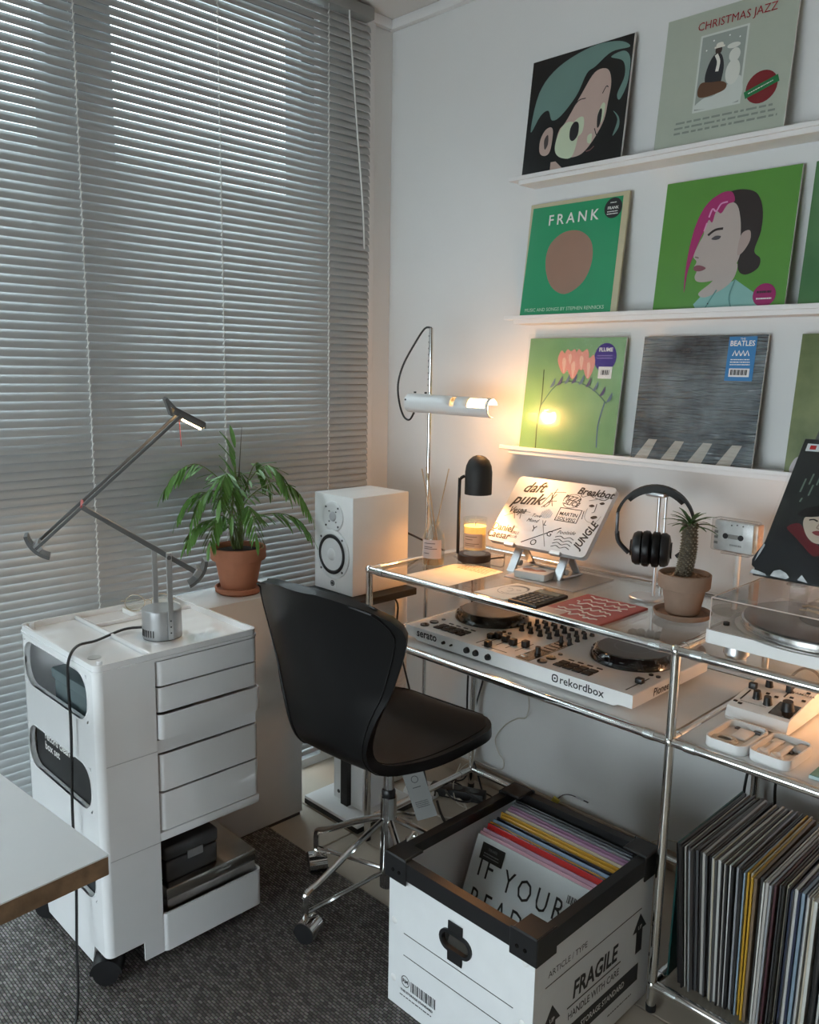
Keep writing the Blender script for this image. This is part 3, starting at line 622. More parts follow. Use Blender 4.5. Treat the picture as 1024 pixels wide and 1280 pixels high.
# ---------------------------------------------------------------- trolley
def trolley():
    X0, X1, Y0, Y1 = .156, .552, -1.326, -.933; cx, cy = .354, -1.13
    t = thing('storage_trolley', 'white plastic drawer trolley on casters with oval side openings', 'trolley', (cx, cy, .007))
    a, b, c, d = X0-cx, X1-cx, Y0-cy, Y1-cy; yc = -1.195-cy; R = .016; Z0 = .030; th = .004
    tiers = ((Z0, .298, (.190, .292)), (.298, .512, (.398, .502)), (.512, .715, (.600, .706)))
    for k, (z0, z1, (h0, h1)) in enumerate(tiers):
        g = G()
        hole = rrect(.335, h1-h0, .045, 7, -.01, (h0+h1)/2); hc = (-.01, (h0+h1)/2); f = lambda u, v, h: (u, h, v)
        g.holed(a+R, b-R, z0 if k else z0+.045, z1, .335, h1-h0, .045, *hc, c, c+th, 7)
        if not k: g.prism([(a+R+.062, z0), (b-R-.062, z0), (b-R-.048, z0+.045), (a+R+.048, z0+.045)], c, c+th, f)
        # hole collar
        g.ring([(hc[0]+(u-hc[0])*1.012, hc[1]+(v-hc[1])*1.035) for u, v in hole], hole, c-.0015, c+.012, f)
        # rounded corner and side walls of the column, notched for the casters at the bottom tier
        zn = z0+.045 if k == 0 else z0
        for s, xe in ((-1, a), (1, b)):
            arc = [(xe-s*R+s*R*math.sin(q), c+R-R*math.cos(q)) for q in [PI/2*i/6 for i in range(7)]]
            arci = [(xe-s*R+s*(R-th)*math.sin(q), c+R-(R-th)*math.cos(q)) for q in [PI/2*i/6 for i in range(6, -1, -1)]]
            g.prism(arc+arci, zn if k == 0 else z0, z1)
            g.bb((xe, c+R, zn), (xe-s*th, c+.085, z1)); g.bb((xe, c+.085, z0), (xe-s*th, yc, z1))
        g.bb((a+.003, yc-.004, z0+.01), (b-.003, yc, z1))        # divider
        g.bb((a+.004, c+.006, z0+.012 if k else z0+.06), (b-.004, yc-.004, z0+.016 if k else z0+.064))   # tier floor
        o = g.build('tier', PLASTIC, t)
    # seams between tiers
    for z in (.298, .512): G().bb((b-.003, c+R, z-.0008), (b+.0006, yc, z+.0008)).build('seam', mat('seam_grey', (.45, .46, .47), .5, var=.03), t)
    # top tray
    g = G(); zt = .735
    ro = rrect(b-a, d-c, R, 6, 0, (c+d)/2); ri = rrect(b-a-.012, d-c-.012, R-.005, 6, 0, (c+d)/2)
    g.ring(ro, ri, .715, zt); g.prism(ri, .712, .721)
    g.ring(rrect(b-a+.006, d-c+.006, R+.003, 6, 0, (c+d)/2), rrect(b-a-.002, d-c-.002, R, 6, 0, (c+d)/2), .716, .722)
    tp = g.build('top_tray', PLASTIC, t)
    G().bb((a+.006, yc-.004, .721), (b-.006, yc+.004, .731), .002).build('rib', PLASTIC, tp)
    G().bb((a+.10, yc+.004, .721), (a+.107, d-.006, .731), .002).build('rib', PLASTIC, tp)
    G().cyl((.105, c+.042, .721), (.105, c+.042, .7225), .014, n=20).build('tray_plug', mat('plug_grey', (.42, .43, .43), .5, var=.05), tp)
    for sx in (-1, 1): G().cyl((sx*.178, c+.02, .721), (sx*.178, c+.02, .739), .007, .006, n=12).build('peg', PLASTIC, tp)
    # drawers: rounded open trays that swing out of the right half
    def drawer(z0, z1, out=0, name='drawer'):
        g = G(); y0_, y1_ = yc+.003, d+out*.004; xe = b+.001+out*.007
        w, l = xe-(a+.03), y1_-y0_
        o_ = rrect(w, l, .014, 5, (xe+a+.03)/2, (y0_+y1_)/2); i_ = rrect(w-.008, l-.008, .010, 5, (xe+a+.03)/2, (y0_+y1_)/2)
        g.ring(o_, i_, z0+.0015, z1-.0015); g.prism(i_, z0+.0015, z0+.005)
        return g.build(name, PLASTIC, t)
    drawer(.656, .7145); drawer(.597, .655); drawer(.5365, .5955, 1); drawer(.414, .502); drawer(.321, .412)
    g = G().bb((a+.01, yc+.001, .504), (b-.004, d-.006, .5345)); g.bb((a+.004, yc, .298), (b, d, .319), .003); g.bb((a+.004, yc, .319), (a+.02, d, .715))
    g.build('drawer_frame', PLASTIC, t)
    # bottom tray
    g = G(); o_ = rrect(b-a+.004, d-yc+.004, .014, 5, .002, (yc+d)/2); i_ = rrect(b-a-.006, d-yc-.006, .010, 5, .002, (yc+d)/2)
    g.ring(o_, i_, Z0, .122); g.prism(i_, Z0+.045, Z0+.05); g.build('bottom_tray', PLASTIC, t)
    # casters
    for sx in (-1, 1):
        for yy, rz in ((c+.016, -.62), (d-.05, 2.2)):
            k = bpy.data.objects.new('caster', None); COL.objects.link(k); k.parent = t; k.location = (sx*.158, yy, 0); k.rotation_euler = (0, 0, rz); k.empty_display_size = .02
            for s in (-1, 1): G().cyl((s*.005, 0, .0293), (s*.024, 0, .0293), .029, .027, n=24).build('wheel', BLACK, k)
            G().lathe([(0, .055), (.013, .055), (.013, .080), (0, .080)], n=14).build('stem', BLACK, k)
            G().prism([(.034*math.cos(q), .0293+.034*math.sin(q)) for q in [PI*i/12 for i in range(13)]], -.025, .025, lambda u, v, h: (h*1.0, u, v)).build('hood', BLACK, k)
    return t
trolley()
ZTR = .007+.735
# things inside the trolley
t = thing('tool_case', 'grey green lidded box inside the top oval of the trolley', 'box', (.400, -1.258, .007+.529))
G().bb((-.115, -.045, 0), (.125, .05, .105), .004).build('body', mat('grey_green_plastic', (.11, .15, .16), .5, var=.05), t)
G().bb((-.121, -.050, .105), (.131, .056, .130), .005).build('lid', mat('grey_green_plastic'), t)
G().bb((-.126, -.02, .08), (-.1165, .02, .115), .002).build('latch', ALU, t)
t = thing('cleaner_box', 'black box lettered record cleaner box set in the middle oval', 'box', (.35, -1.262, .007+.315))
bx_ = G().bb((-.168, -.05, 0), (.155, .05, .186), .002).build('carton', mat('black_card', (.012, .012, .013), .5, var=.1), t)
text('record cleaner', .027, INKW, t, (-.115, -.0508, .166), UP, align='LEFT', bold=.02); text('box set', .027, INKW, t, (-.115, -.0508, .141), UP, align='LEFT', bold=.02)
t = thing('cable_pouch', 'dark pouch with a green ring in the lowest oval of the trolley', 'pouch', (.40, -1.27, .007+.095))
G().bb((-.11, -.04, 0), (.11, .045, .13), .02, 3).build('body', mat('dark_fabric', (.02, .025, .028), .8, var=.2, vscale=60), t)
G().tube([(.10+.012*math.cos(q), -.042, .115+.012*math.sin(q)) for q in [2*PI*i/14 for i in range(14)]], .0025, 6, True).build('ring', mat('green_plastic', (.10, .25, .10), .4, var=.05), t)
t = thing('steel_tray', 'brushed steel lidded tin filling the bottom tray of the trolley', 'tin', (.365, -1.063, .007+.0805))
G().bb((-.155, -.115, 0), (.176, .122, .062), .003).build('body', STEEL, t); G().bb((-.157, -.117, .062), (.178, .124, .092), .004).build('lid', mat('steel_lid', (.42, .40, .37), .2, 1, var=.2, vscale=10), t)
t = thing('hinged_tin', 'dark grey tin with clasp standing on the steel tin', 'tin', (.38, -1.105, .007+.0805+.0922))
G().bb((-.11, -.065, 0), (.145, .07, .052), .006, 3).build('body', DGREY, t); G().bb((-.112, -.067, .0525), (.147, .072, .088), .008, 3).build('lid', DGREY, t)
G().bb((.147, -.012, .042), (.150, .028, .062), .001, 1).build('clasp', ALU, t)
# tray with spectacles
t = thing('wire_glasses', 'thin gold wire eyeglasses lying on the trolley top', 'glasses', (.245, -1.05, ZTR-.0135), math.radians(60))
GOLD = mat('thin_gold_wire', (.70, .60, .45), .25, 1, var=.05)
for s in (-1, 1):
    l = G().tube([(s*.032+.024*math.cos(q), 0, .0235+.021*math.sin(q)) for q in [2*PI*i/22 for i in range(22)]], .0012, 6, True).build('rim', GOLD, t)
    G().prism(ellip(s*.032, .0235, .0232, .0202, 22), -.0006, .0006, lambda u, v, h: (u, h, v)).build('lens', GLASS, l)
    G().tube([(s*.057, 0, .030), (s*.066, .006, .028), (s*.06, .06, .012), (s*.03, .11, .0022), (s*.018, .125, .0014)], .0012, 6, smooth=5).build('temple', GOLD, t)
G().tube([(-.008, 0, .027), (0, -.002, .031), (.008, 0, .027)], .0012, 6, smooth=4).build('bridge', GOLD, t)
o = G(); o.ring(rrect(.13, .075, .012), rrect(.124, .069, .009), 0, .012); o.prism(rrect(.124, .069, .009), 0, .002)
o = o.build('catch_tray', WPLAST, None, (.218, -1.148, ZTR-.0137), (0, 0, math.radians(90))); 
tag(o, 'shallow white plastic tray at the back edge of the trolley top', 'tray')
o.location = (.21, -1.02, ZTR-.0137)
bpy.data.objects['wire_glasses'].location = (.222, -1.035, ZTR-.0115)

# ---------------------------------------------------------------- balanced-arm desk lamp
def tizio():
    bx, by, bz = .418, -1.103, ZTR-.0138
    ang = math.radians(66)
    t = thing('balance_arm_lamp', 'grey balanced arm desk lamp with two counterweights on the trolley', 'lamp', (bx, by, bz), ang)
    GM = mat('lamp_grey', (.16, .165, .165), .38, .7, var=.05); LG = mat('lamp_base_grey', (.46, .47, .48), .32, .75, var=.04)
    b = G().lathe([(0, 0), (.043, 0), (.0445, .002), (.0445, .066), (.043, .068), (0, .068)], n=40).build('base', LG, t)
    G().lathe([(0, -.0002), (.0435, -.0002), (.0435, .0015), (0, .0015)], n=40).build('base_ring', BLACK, b)
    for i in range(7):
        q = math.radians(-168+8*i); G().box((.0446*math.cos(q), .0446*math.sin(q), .016), (.0016, .002, .016), (0, 0, q)).build('vent_slot', BLACK, b)
    RED = mat('red_dot', (.40, .07, .07), .4, var=.05)
    G().cyl((.02, -.005, .068), (.02, -.005, .0705), .006, n=12).build('switch_button', RED, b)
    zp = .205
    p = G().bb((.010, -.0505, .004), (.022, -.0445, zp), .001, 1).build('post', LG, t)
    G().bb((-.015, .040, .06), (-.003, .046, .196), .001, 1).build('post', LG, t)
    for z in (.02, .034, .048): G().cyl((.016, -.0505, z), (.016, -.0512, z), .002, n=8).build('screw', BLACK, p)
    def beam(name, A, B, w, h, yo, m=GM, par=t):
        A, B = Vector((A[0], yo, A[1])), Vector((B[0], yo, B[1])); v = B-A
        return G().box((A+B)/2, (v.length, w, h), Matrix(((v.x/v.length, 0, -v.z/v.length), (0, 1, 0), (v.z/v.length, 0, v.x/v.length))), .001, 1).build(name, m, par)
    piv = (.016, .194); el = (-.160, .315); c2 = (.083, .150); c1 = (-.256, .226); hd = (.053, .508)
    la = beam('lower_arm', el, c2, .007, .011, -.042)
    def weight(name, c, dirx, dirz, par, r=.060, yo=-.012):
        # curved slab counterweight, hollow side towards the arm
        g = G(); D = Vector((dirx, 0, dirz)).normalized(); Nn = Vector((-D.z, 0, D.x))
        pts = [(D*(r*math.cos(q)-r)+Nn*(r*math.sin(q))) for q in [math.radians(-32+64*i/10) for i in range(11)]]
        vs = []; fs = []
        for p in pts:
            n_ = (p+D*r).normalized()
            for yy, k in ((-.026, 0), (.026, 0), (.026, .007), (-.026, .007)): vs.append(Vector((c[0], yo, c[1]))+p+n_*k+Vector((0, yy, 0)))
        for i in range(10):
            for k in range(4): fs.append((i*4+k, i*4+(k+1) % 4, i*4+4+(k+1) % 4, i*4+4+k))
        fs += [(0, 1, 2, 3), (40, 41, 42, 43)]
        w = g.add(vs, fs).build(name, GM, par)
        G().box(Vector((c[0], yo, c[1]))-D*.006, (.016, .05, .018), Matrix(((D.x, 0, Nn.x), (0, 1, 0), (D.z, 0, Nn.z))), .001, 1).build('clamp', LG, w)
    weight('counterweight', c2, c2[0]-el[0], c2[1]-el[1], la, yo=-.030)
    u1 = beam('upper_arm', c1, hd, .005, .007, -.035); u2 = beam('upper_arm', c1, hd, .005, .007, .045)
    weight('counterweight', c1, c1[0]-hd[0], c1[1]-hd[1], u1)
    G().cyl((el[0], -.045, el[1]), (el[0], .048, el[1]), .0032, n=12).build('elbow_pin', RED, u1)
    G().cyl((piv[0], -.051, piv[1]), (piv[0], -.036, piv[1]), .005, n=12).build('pivot_pin', GM, la)
    # head: shallow trapezoid reflector, lamp glowing beneath
    h = bpy.data.objects.new('lamp_head', None); COL.objects.link(h); h.parent = t; h.location = (hd[0]+.002, .002, hd[1]); h.rotation_euler = (0, math.radians(28), 0); h.empty_display_size = .02
    g = G(); f = lambda u, v, hh: (u, hh, v)
    g.prism([(-.045, .020), (-.020, .010), (.052, .010), (.058, -.002), (.054, -.003), (.048, .005), (-.02, .005), (-.047, .014)], -.036, .042, f)
    g.prism([(-.045, .020), (-.047, .014), (-.020, -.012), (-.014, -.010)], -.032, .038, f)
    g.bb((-.02, -.036, -.006), (.052, -.0335, .010)); g.bb((-.02, .0395, -.006), (.052, .042, .010))
    g.build('reflector_shade', GM, h)
    G().cyl((.004, -.026, -.006), (.050, -.026, -.006), .0040, n=10).build('bulb', mat('halogen_glow', (1, .8, .5), .4, emit=(1, .62, .28), estr=40), h)
    G().tube([(-.005, -.02, -.004), (.03, -.02, -.062)], .0009, 5).build('handle_rod', RED, h)
    # mains lead: from the base across the tray, down the side to the floor
    inv = (Matrix.Translation((bx, by, bz)) @ Matrix.Rotation(ang, 4, 'Z')).inverted()
    pts = [(.376, -1.118, bz+.014), (.345, -1.16, bz+.010), (.375, -1.24, bz+.008), (.425, -1.305, bz+.022), (.452, -1.336, .733), (.463, -1.344, .69), (.458, -1.341, .58), (.455, -1.346, .40), (.470, -1.352, .25), (.50, -1.37, .12), (.56, -1.40, .013), (.66, -1.47, .011), (.75, -1.60, .011), (.80, -1.9, .011)]
    G().tube([inv @ Vector(p) for p in pts], .0032, 8, smooth=8).build('mains_lead', BLACK, t)
tizio()
lt = bpy.data.lights.new('halogen_light', 'SPOT'); lt.energy = 1.6; lt.color = (1, .66, .36); lt.spot_size = math.radians(110); lt.spot_blend = .6; lt.shadow_soft_size = .02
lo = bpy.data.objects.new('halogen_light', lt); COL.objects.link(lo); lo.parent = [o for o in COL.objects if o.name.startswith('lamp_head')][0]; lo.location = (.012, 0, -.012); lo.rotation_euler = (0, 0, 0)

# ---------------------------------------------------------------- desk in the foreground
t = thing('work_desk', 'white laminate desk corner with bare plywood edge in the foreground', 'desk', (1.168, -1.588, 0), math.radians(4))
top = G().bb((-1.10, -.75, .692), (0, 0, .7185), .0012, 1).build('plywood_core', WOOD, t)
G().bb((-1.1005, -.7505, .7185), (.0005, .0005, .7205)).build('laminate', mat('laminate_white', (.72, .73, .74), .4, var=.01), t)
for x, y in ((-1.05, -.69), (-.25, -.69)):
    G().cyl((x, y, .007), (x, y, .692), .02, n=16).build('leg', WHITE, t)

# ---------------------------------------------------------------- palm in a clay pot
def palm():
    px, py, pz = .147, -.716, .7105
    t = thing('potted_palm', 'small parlour palm in an orange clay pot on the low cabinet', 'plant', (px, py, pz))
    G().lathe([(0, 0), (.058, 0), (.066, .006), (.068, .018), (.064, .020), (.060, .010), (0, .008)], n=36).build('saucer', TERRA, t)
    G().lathe([(0, .012), (.047, .012), (.050, .016), (.066, .098), (.076, .098), (.078, .102), (.078, .132), (.075, .134), (.070, .132), (.068, .118), (0, .118)], n=36).build('pot', TERRA, t)
    s = G().lathe([(0, .126), (.03, .125), (.069, .119)], n=24).build('soil', SOIL, t)
    rnd = random.Random(3)
    me = G(); n = 7; vs = []
    for i in range(n):
        u = i/(n-1); w = .0078*math.sin(PI*min(1, u*.92+.06))**.8
        z = -.010*u*u
        vs += [(u*.078, w, z+.002), (u*.078, 0, z), (u*.078, -w, z+.002)]
    fs = []
    for i in range(n-1):
        for k in (0, 1): fs.append((i*3+k, i*3+k+1, i*3+k+4, i*3+k+3))
    leaf = me.add(vs, fs).mesh('leaflet', LEAF, 80)
    # fronds: (azimuth deg, base height, reach, rise, droop, leaflets)
    specs = [(250, .30, .165, .085, .045, 12), (240, .24, .130, .060, .050, 11), (262, .19, .120, .030, .045, 10), (45, .27, .170, .060, .070, 12), (55, .21, .170, .020, .055, 12), (30, .31, .120, .070, .050, 10),
             (-40, .26, .100, .070, .06, 9), (-70, .20, .095, .040, .06, 8), (140, .27, .060, .080, .04, 8), (100, .29, .090, .090, .05, 8), (300, .28, .080, .07, .05, 8), (-15, .22, .120, .05, .06, 10), (270, .25, .110, .06, .06, 10), (-52, .30, .110, .06, .05, 10)]
    for az, h, reach, rise, droop, nl in specs:
        nl += 2
        A = math.radians(az); dx, dy = math.cos(A), math.sin(A); b0 = Vector((rnd.uniform(-.012, .012), rnd.uniform(-.012, .012), .12))
        P = [b0, b0+Vector((dx*.012, dy*.012, (h-.12)*.5)), Vector((dx*.03, dy*.03, h)), Vector((dx*(.03+reach*.45), dy*(.03+reach*.45), h+rise*.8)), Vector((dx*(.03+reach*.8), dy*(.03+reach*.8), h+rise*.75-droop*.3)), Vector((dx*(.03+reach), dy*(.03+reach), h+rise*.6-droop))]
        C = spline(P, 6)
        fr = G().tube(C, lambda q: .0024*(1-.7*q), 6).build('frond', STEMG, t)
        tip = C[-1]; i0 = 12
        for k in range(nl):
            f = i0+(len(C)-2-i0)*k/(nl-1); p = C[int(f)]; tg = (C[min(int(f)+1, len(C)-1)]-C[int(f)-1]).normalized()
            for s in (-1, 1):
                side = tg.cross(Vector((0, 0, 1))).normalized()*s
                dr = (side*.55+tg*.62+Vector((0, 0, -.25-.45*rnd.random()))).normalized()
                up = (Vector((0, 0, 1))-dr*dr.z).normalized(); yy = up.cross(dr)
                M = Matrix((dr, yy, up)).transposed()
                o = link('leaflet', leaf, fr, p); o.rotation_mode = 'QUATERNION'; o.rotation_quaternion = M.to_quaternion(); q = (.52+.34*math.sin(PI*(k+.8)/(nl+.6)))*rnd.uniform(.85, 1.1); o.scale = (q, q*.82, q)
        o = link('leaflet', leaf, fr, tip); tg = (C[-1]-C[-3]).normalized(); o.rotation_mode = 'QUATERNION'; o.rotation_quaternion = tg.to_track_quat('X', 'Z'); o.scale = (.7, .7, .7)
    # young upright shoot and spear
    sh = G().tube([(0, 0, .12), (.004, .003, .24), (-.004, -.006, .36)], lambda q: .006*(1-.6*q), 8, smooth=4).build('stem', STEMG, t)
    for k in range(8):
        a = rnd.uniform(-.5, .5)+ (PI*.95 if k % 2 else PI*1.25); dr = Vector((math.cos(a)*.45, math.sin(a)*.45, .8)).normalized(); up = Vector((0, 0, 1)); up = (up-dr*up.dot(dr)).normalized()
        o = link('leaflet', leaf, sh, (-.003, -.004, .30+.016*k)); o.rotation_mode = 'QUATERNION'; o.rotation_quaternion = Matrix((dr, up.cross(dr), up)).transposed().to_quaternion(); o.scale = (.95, .85, 1)
    G().tube([(.002, .004, .33), (.012, .010, .47)], lambda q: .0022*(1-.8*q), 6).build('spear', mat('spear_brown', (.05, .05, .03), .6, var=.1), t)
palm()

# ---------------------------------------------------------------- studio monitor on its stand
def speaker():
    cx, cy = .302, -.386; w, d, h = .172, .220, .285; z0 = .703
    t = thing('studio_monitor', 'white studio monitor speaker with grey cone on the black stand', 'speaker', (cx, cy, z0))
    G().bb((-w/2, -d/2, 0), (w/2, d/2, h), .003).build('cabinet', WPLAST, t)
    y = -d/2
    M = Matrix(((1, 0, 0), (0, 0, 1), (0, 1, 0)))       # lathe axis z -> world y
    def lat(prof, name, m, c, par, n=36, caps=True): return G().lathe([(r, -q) for r, q in prof], (c[0], y, c[1]), n, M, caps=caps).build(name, m, par)
    CONE = mat('cone_white', (.70, .71, .71), .4, var=.02); GR = mat('dome_grey', (.42, .43, .44), .45, var=.04)
    wf = lat([(.073, 0), (.073, .004), (.070, .006), (.060, .006), (.058, .002), (.050, -.002), (.046, .0), (.022, -.0)], 'woofer_ring', mat('driver_plate', (.74, .75, .75), .35, var=.02), (0, .112), t)
    lat([(.0585, .0062), (.056, .0085), (.050, .0085), (.047, .0062)], 'rubber_surround', BLACK, (0, .112), wf, caps=False)
    lat([(.0475, .0065), (.022, .0010), (.020, .0010)], 'cone', CONE, (0, .112), wf)
    lat([(.0232, .0014), (.0232, .0032), (.0222, .0032), (.0222, .0014)], 'cap_ring', DGREY, (0, .112), wf, caps=False)
    lat([(.0225, .0012), (.020, .0055), (.012, .0095), (0, .0105)], 'dust_cap', CONE, (0, .112), wf)
    tw = lat([(.045, 0), (.045, .0035), (.042, .005), (.034, .004), (.018, .0012), (0, .001)], 'tweeter_plate', mat('driver_plate', (.74, .75, .75), .35, var=.02), (0, .222), t)
    lat([(.0145, .0018), (.011, .006), (.005, .0075), (0, .008)], 'tweeter_dome', GR, (0, .222), tw)
    for q in range(4):
        a = PI/4+q*PI/2; G().cyl((.0665*math.cos(a), y-.0055, .112+.0665*math.sin(a)), (.0665*math.cos(a), y-.0072, .112+.0665*math.sin(a)), .0035, n=10).build('screw', DGREY, wf)
        G().cyl((.038*math.cos(a), y-.004, .222+.038*math.sin(a)), (.038*math.cos(a), y-.0065, .222+.038*math.sin(a)), .003, n=10).build('screw', DGREY, tw)
        G().cyl((.021*math.cos(a), y-.002, .222+.021*math.sin(a)), (.021*math.cos(a), y-.0045, .222+.021*math.sin(a)), .002, n=8).build('screw', DGREY, tw)
    G().prism(rrect(.022, .030, .006, 4, 0, .026), 0, .002, lambda u, v, hh: (u, y-hh, v)).build('badge_plate', WPLAST, t)
    lat([(.0085, .002), (.0085, .0035), (0, .0035)], 'badge', BLACK, (0, .026), t)
    G().ring(ellip(0, .026, .006, .006, 18), ellip(0, .026, .005, .005, 18), 0, .0004, lambda u, v, hh: (u, y-.0036-hh, v)).build('badge_mark', ALU, t, smooth=0)
    # stand
    s = thing('speaker_stand', 'white and black pillar stand under the studio monitor', 'stand', (.318, -.400, 0))
    G().bb((-.112, -.122, .681), (.112, .122, .702), .002).build('top_plate', BMATTE, s)
    G().bb((-.010, -.07, .03), (.020, .07, .681)).build('core', BMATTE, s)
    G().bb((-.060, -.055, .030), (-.010, .07, .681), .001, 1).build('pillar_panel', WPLAST, s); G().bb((.020, -.055, .030), (.075, .07, .681), .001, 1).build('pillar_panel', WPLAST, s)
    G().cyl((-.036, -.0552, .055), (-.036, -.0562, .055), .006, n=12).build('cable_hole', BLACK, s)
    G().bb((-.125, -.12, .004), (.125, .12, .020), .001, 1).build('base_plate', BMATTE, s); G().bb((-.125, -.12, .020), (.125, .12, .030), .001, 1).build('base_top', WPLAST, s)
    for a in (-.1, .1):
        for b in (-.10, .10): G().cyl((a, b, 0), (a, b, .0045), .012, n=12).build('pad', BLACK, s)
    c = G().tube([(.38, -.27, .86), (.40, -.15, .80), (.43, -.09, .76), (.45, -.05, .70), (.44, -.04, .5), (.45, -.05, .2), (.52, -.06, .03), (.60, -.12, .006)], .0032, 8, smooth=6).build('speaker_cable', BLACK)
    tag(c, 'black cable hanging from the back of the studio monitor', 'cable')
    c = G().tube([(.404, -.375, .690), (.412, -.34, .66), (.405, -.33, .55), (.40, -.25, .3), (.41, -.20, .05), (.44, -.2, .006)], .003, 8, smooth=6).build('speaker_cable', BLACK)
    tag(c, 'black cable dropping from the edge of the speaker stand plate', 'cable')
speaker()

# ---------------------------------------------------------------- white air purifier behind the stand
t = thing('air_purifier', 'white ribbed round air purifier in the corner behind the speaker', 'appliance', (.235, -.205, 0))
G().lathe([(0, .006), (.056, .006), (.057, .015), (.057, .62), (.054, .632), (.044, .635), (.042, .615), (0, .612)], n=40).build('body', WPLAST, t)
for i in range(40):
    G().lathe([(.0574, .05+.0125*i), (.0588, .052+.0125*i), (.0588, .056+.0125*i), (.0574, .058+.0125*i)], n=28, caps=False).build('vent_rib', WPLAST, t)
G().lathe([(0, 0), (.050, 0), (.050, .006), (0, .006)], n=32).build('foot_ring', BLACK, t)

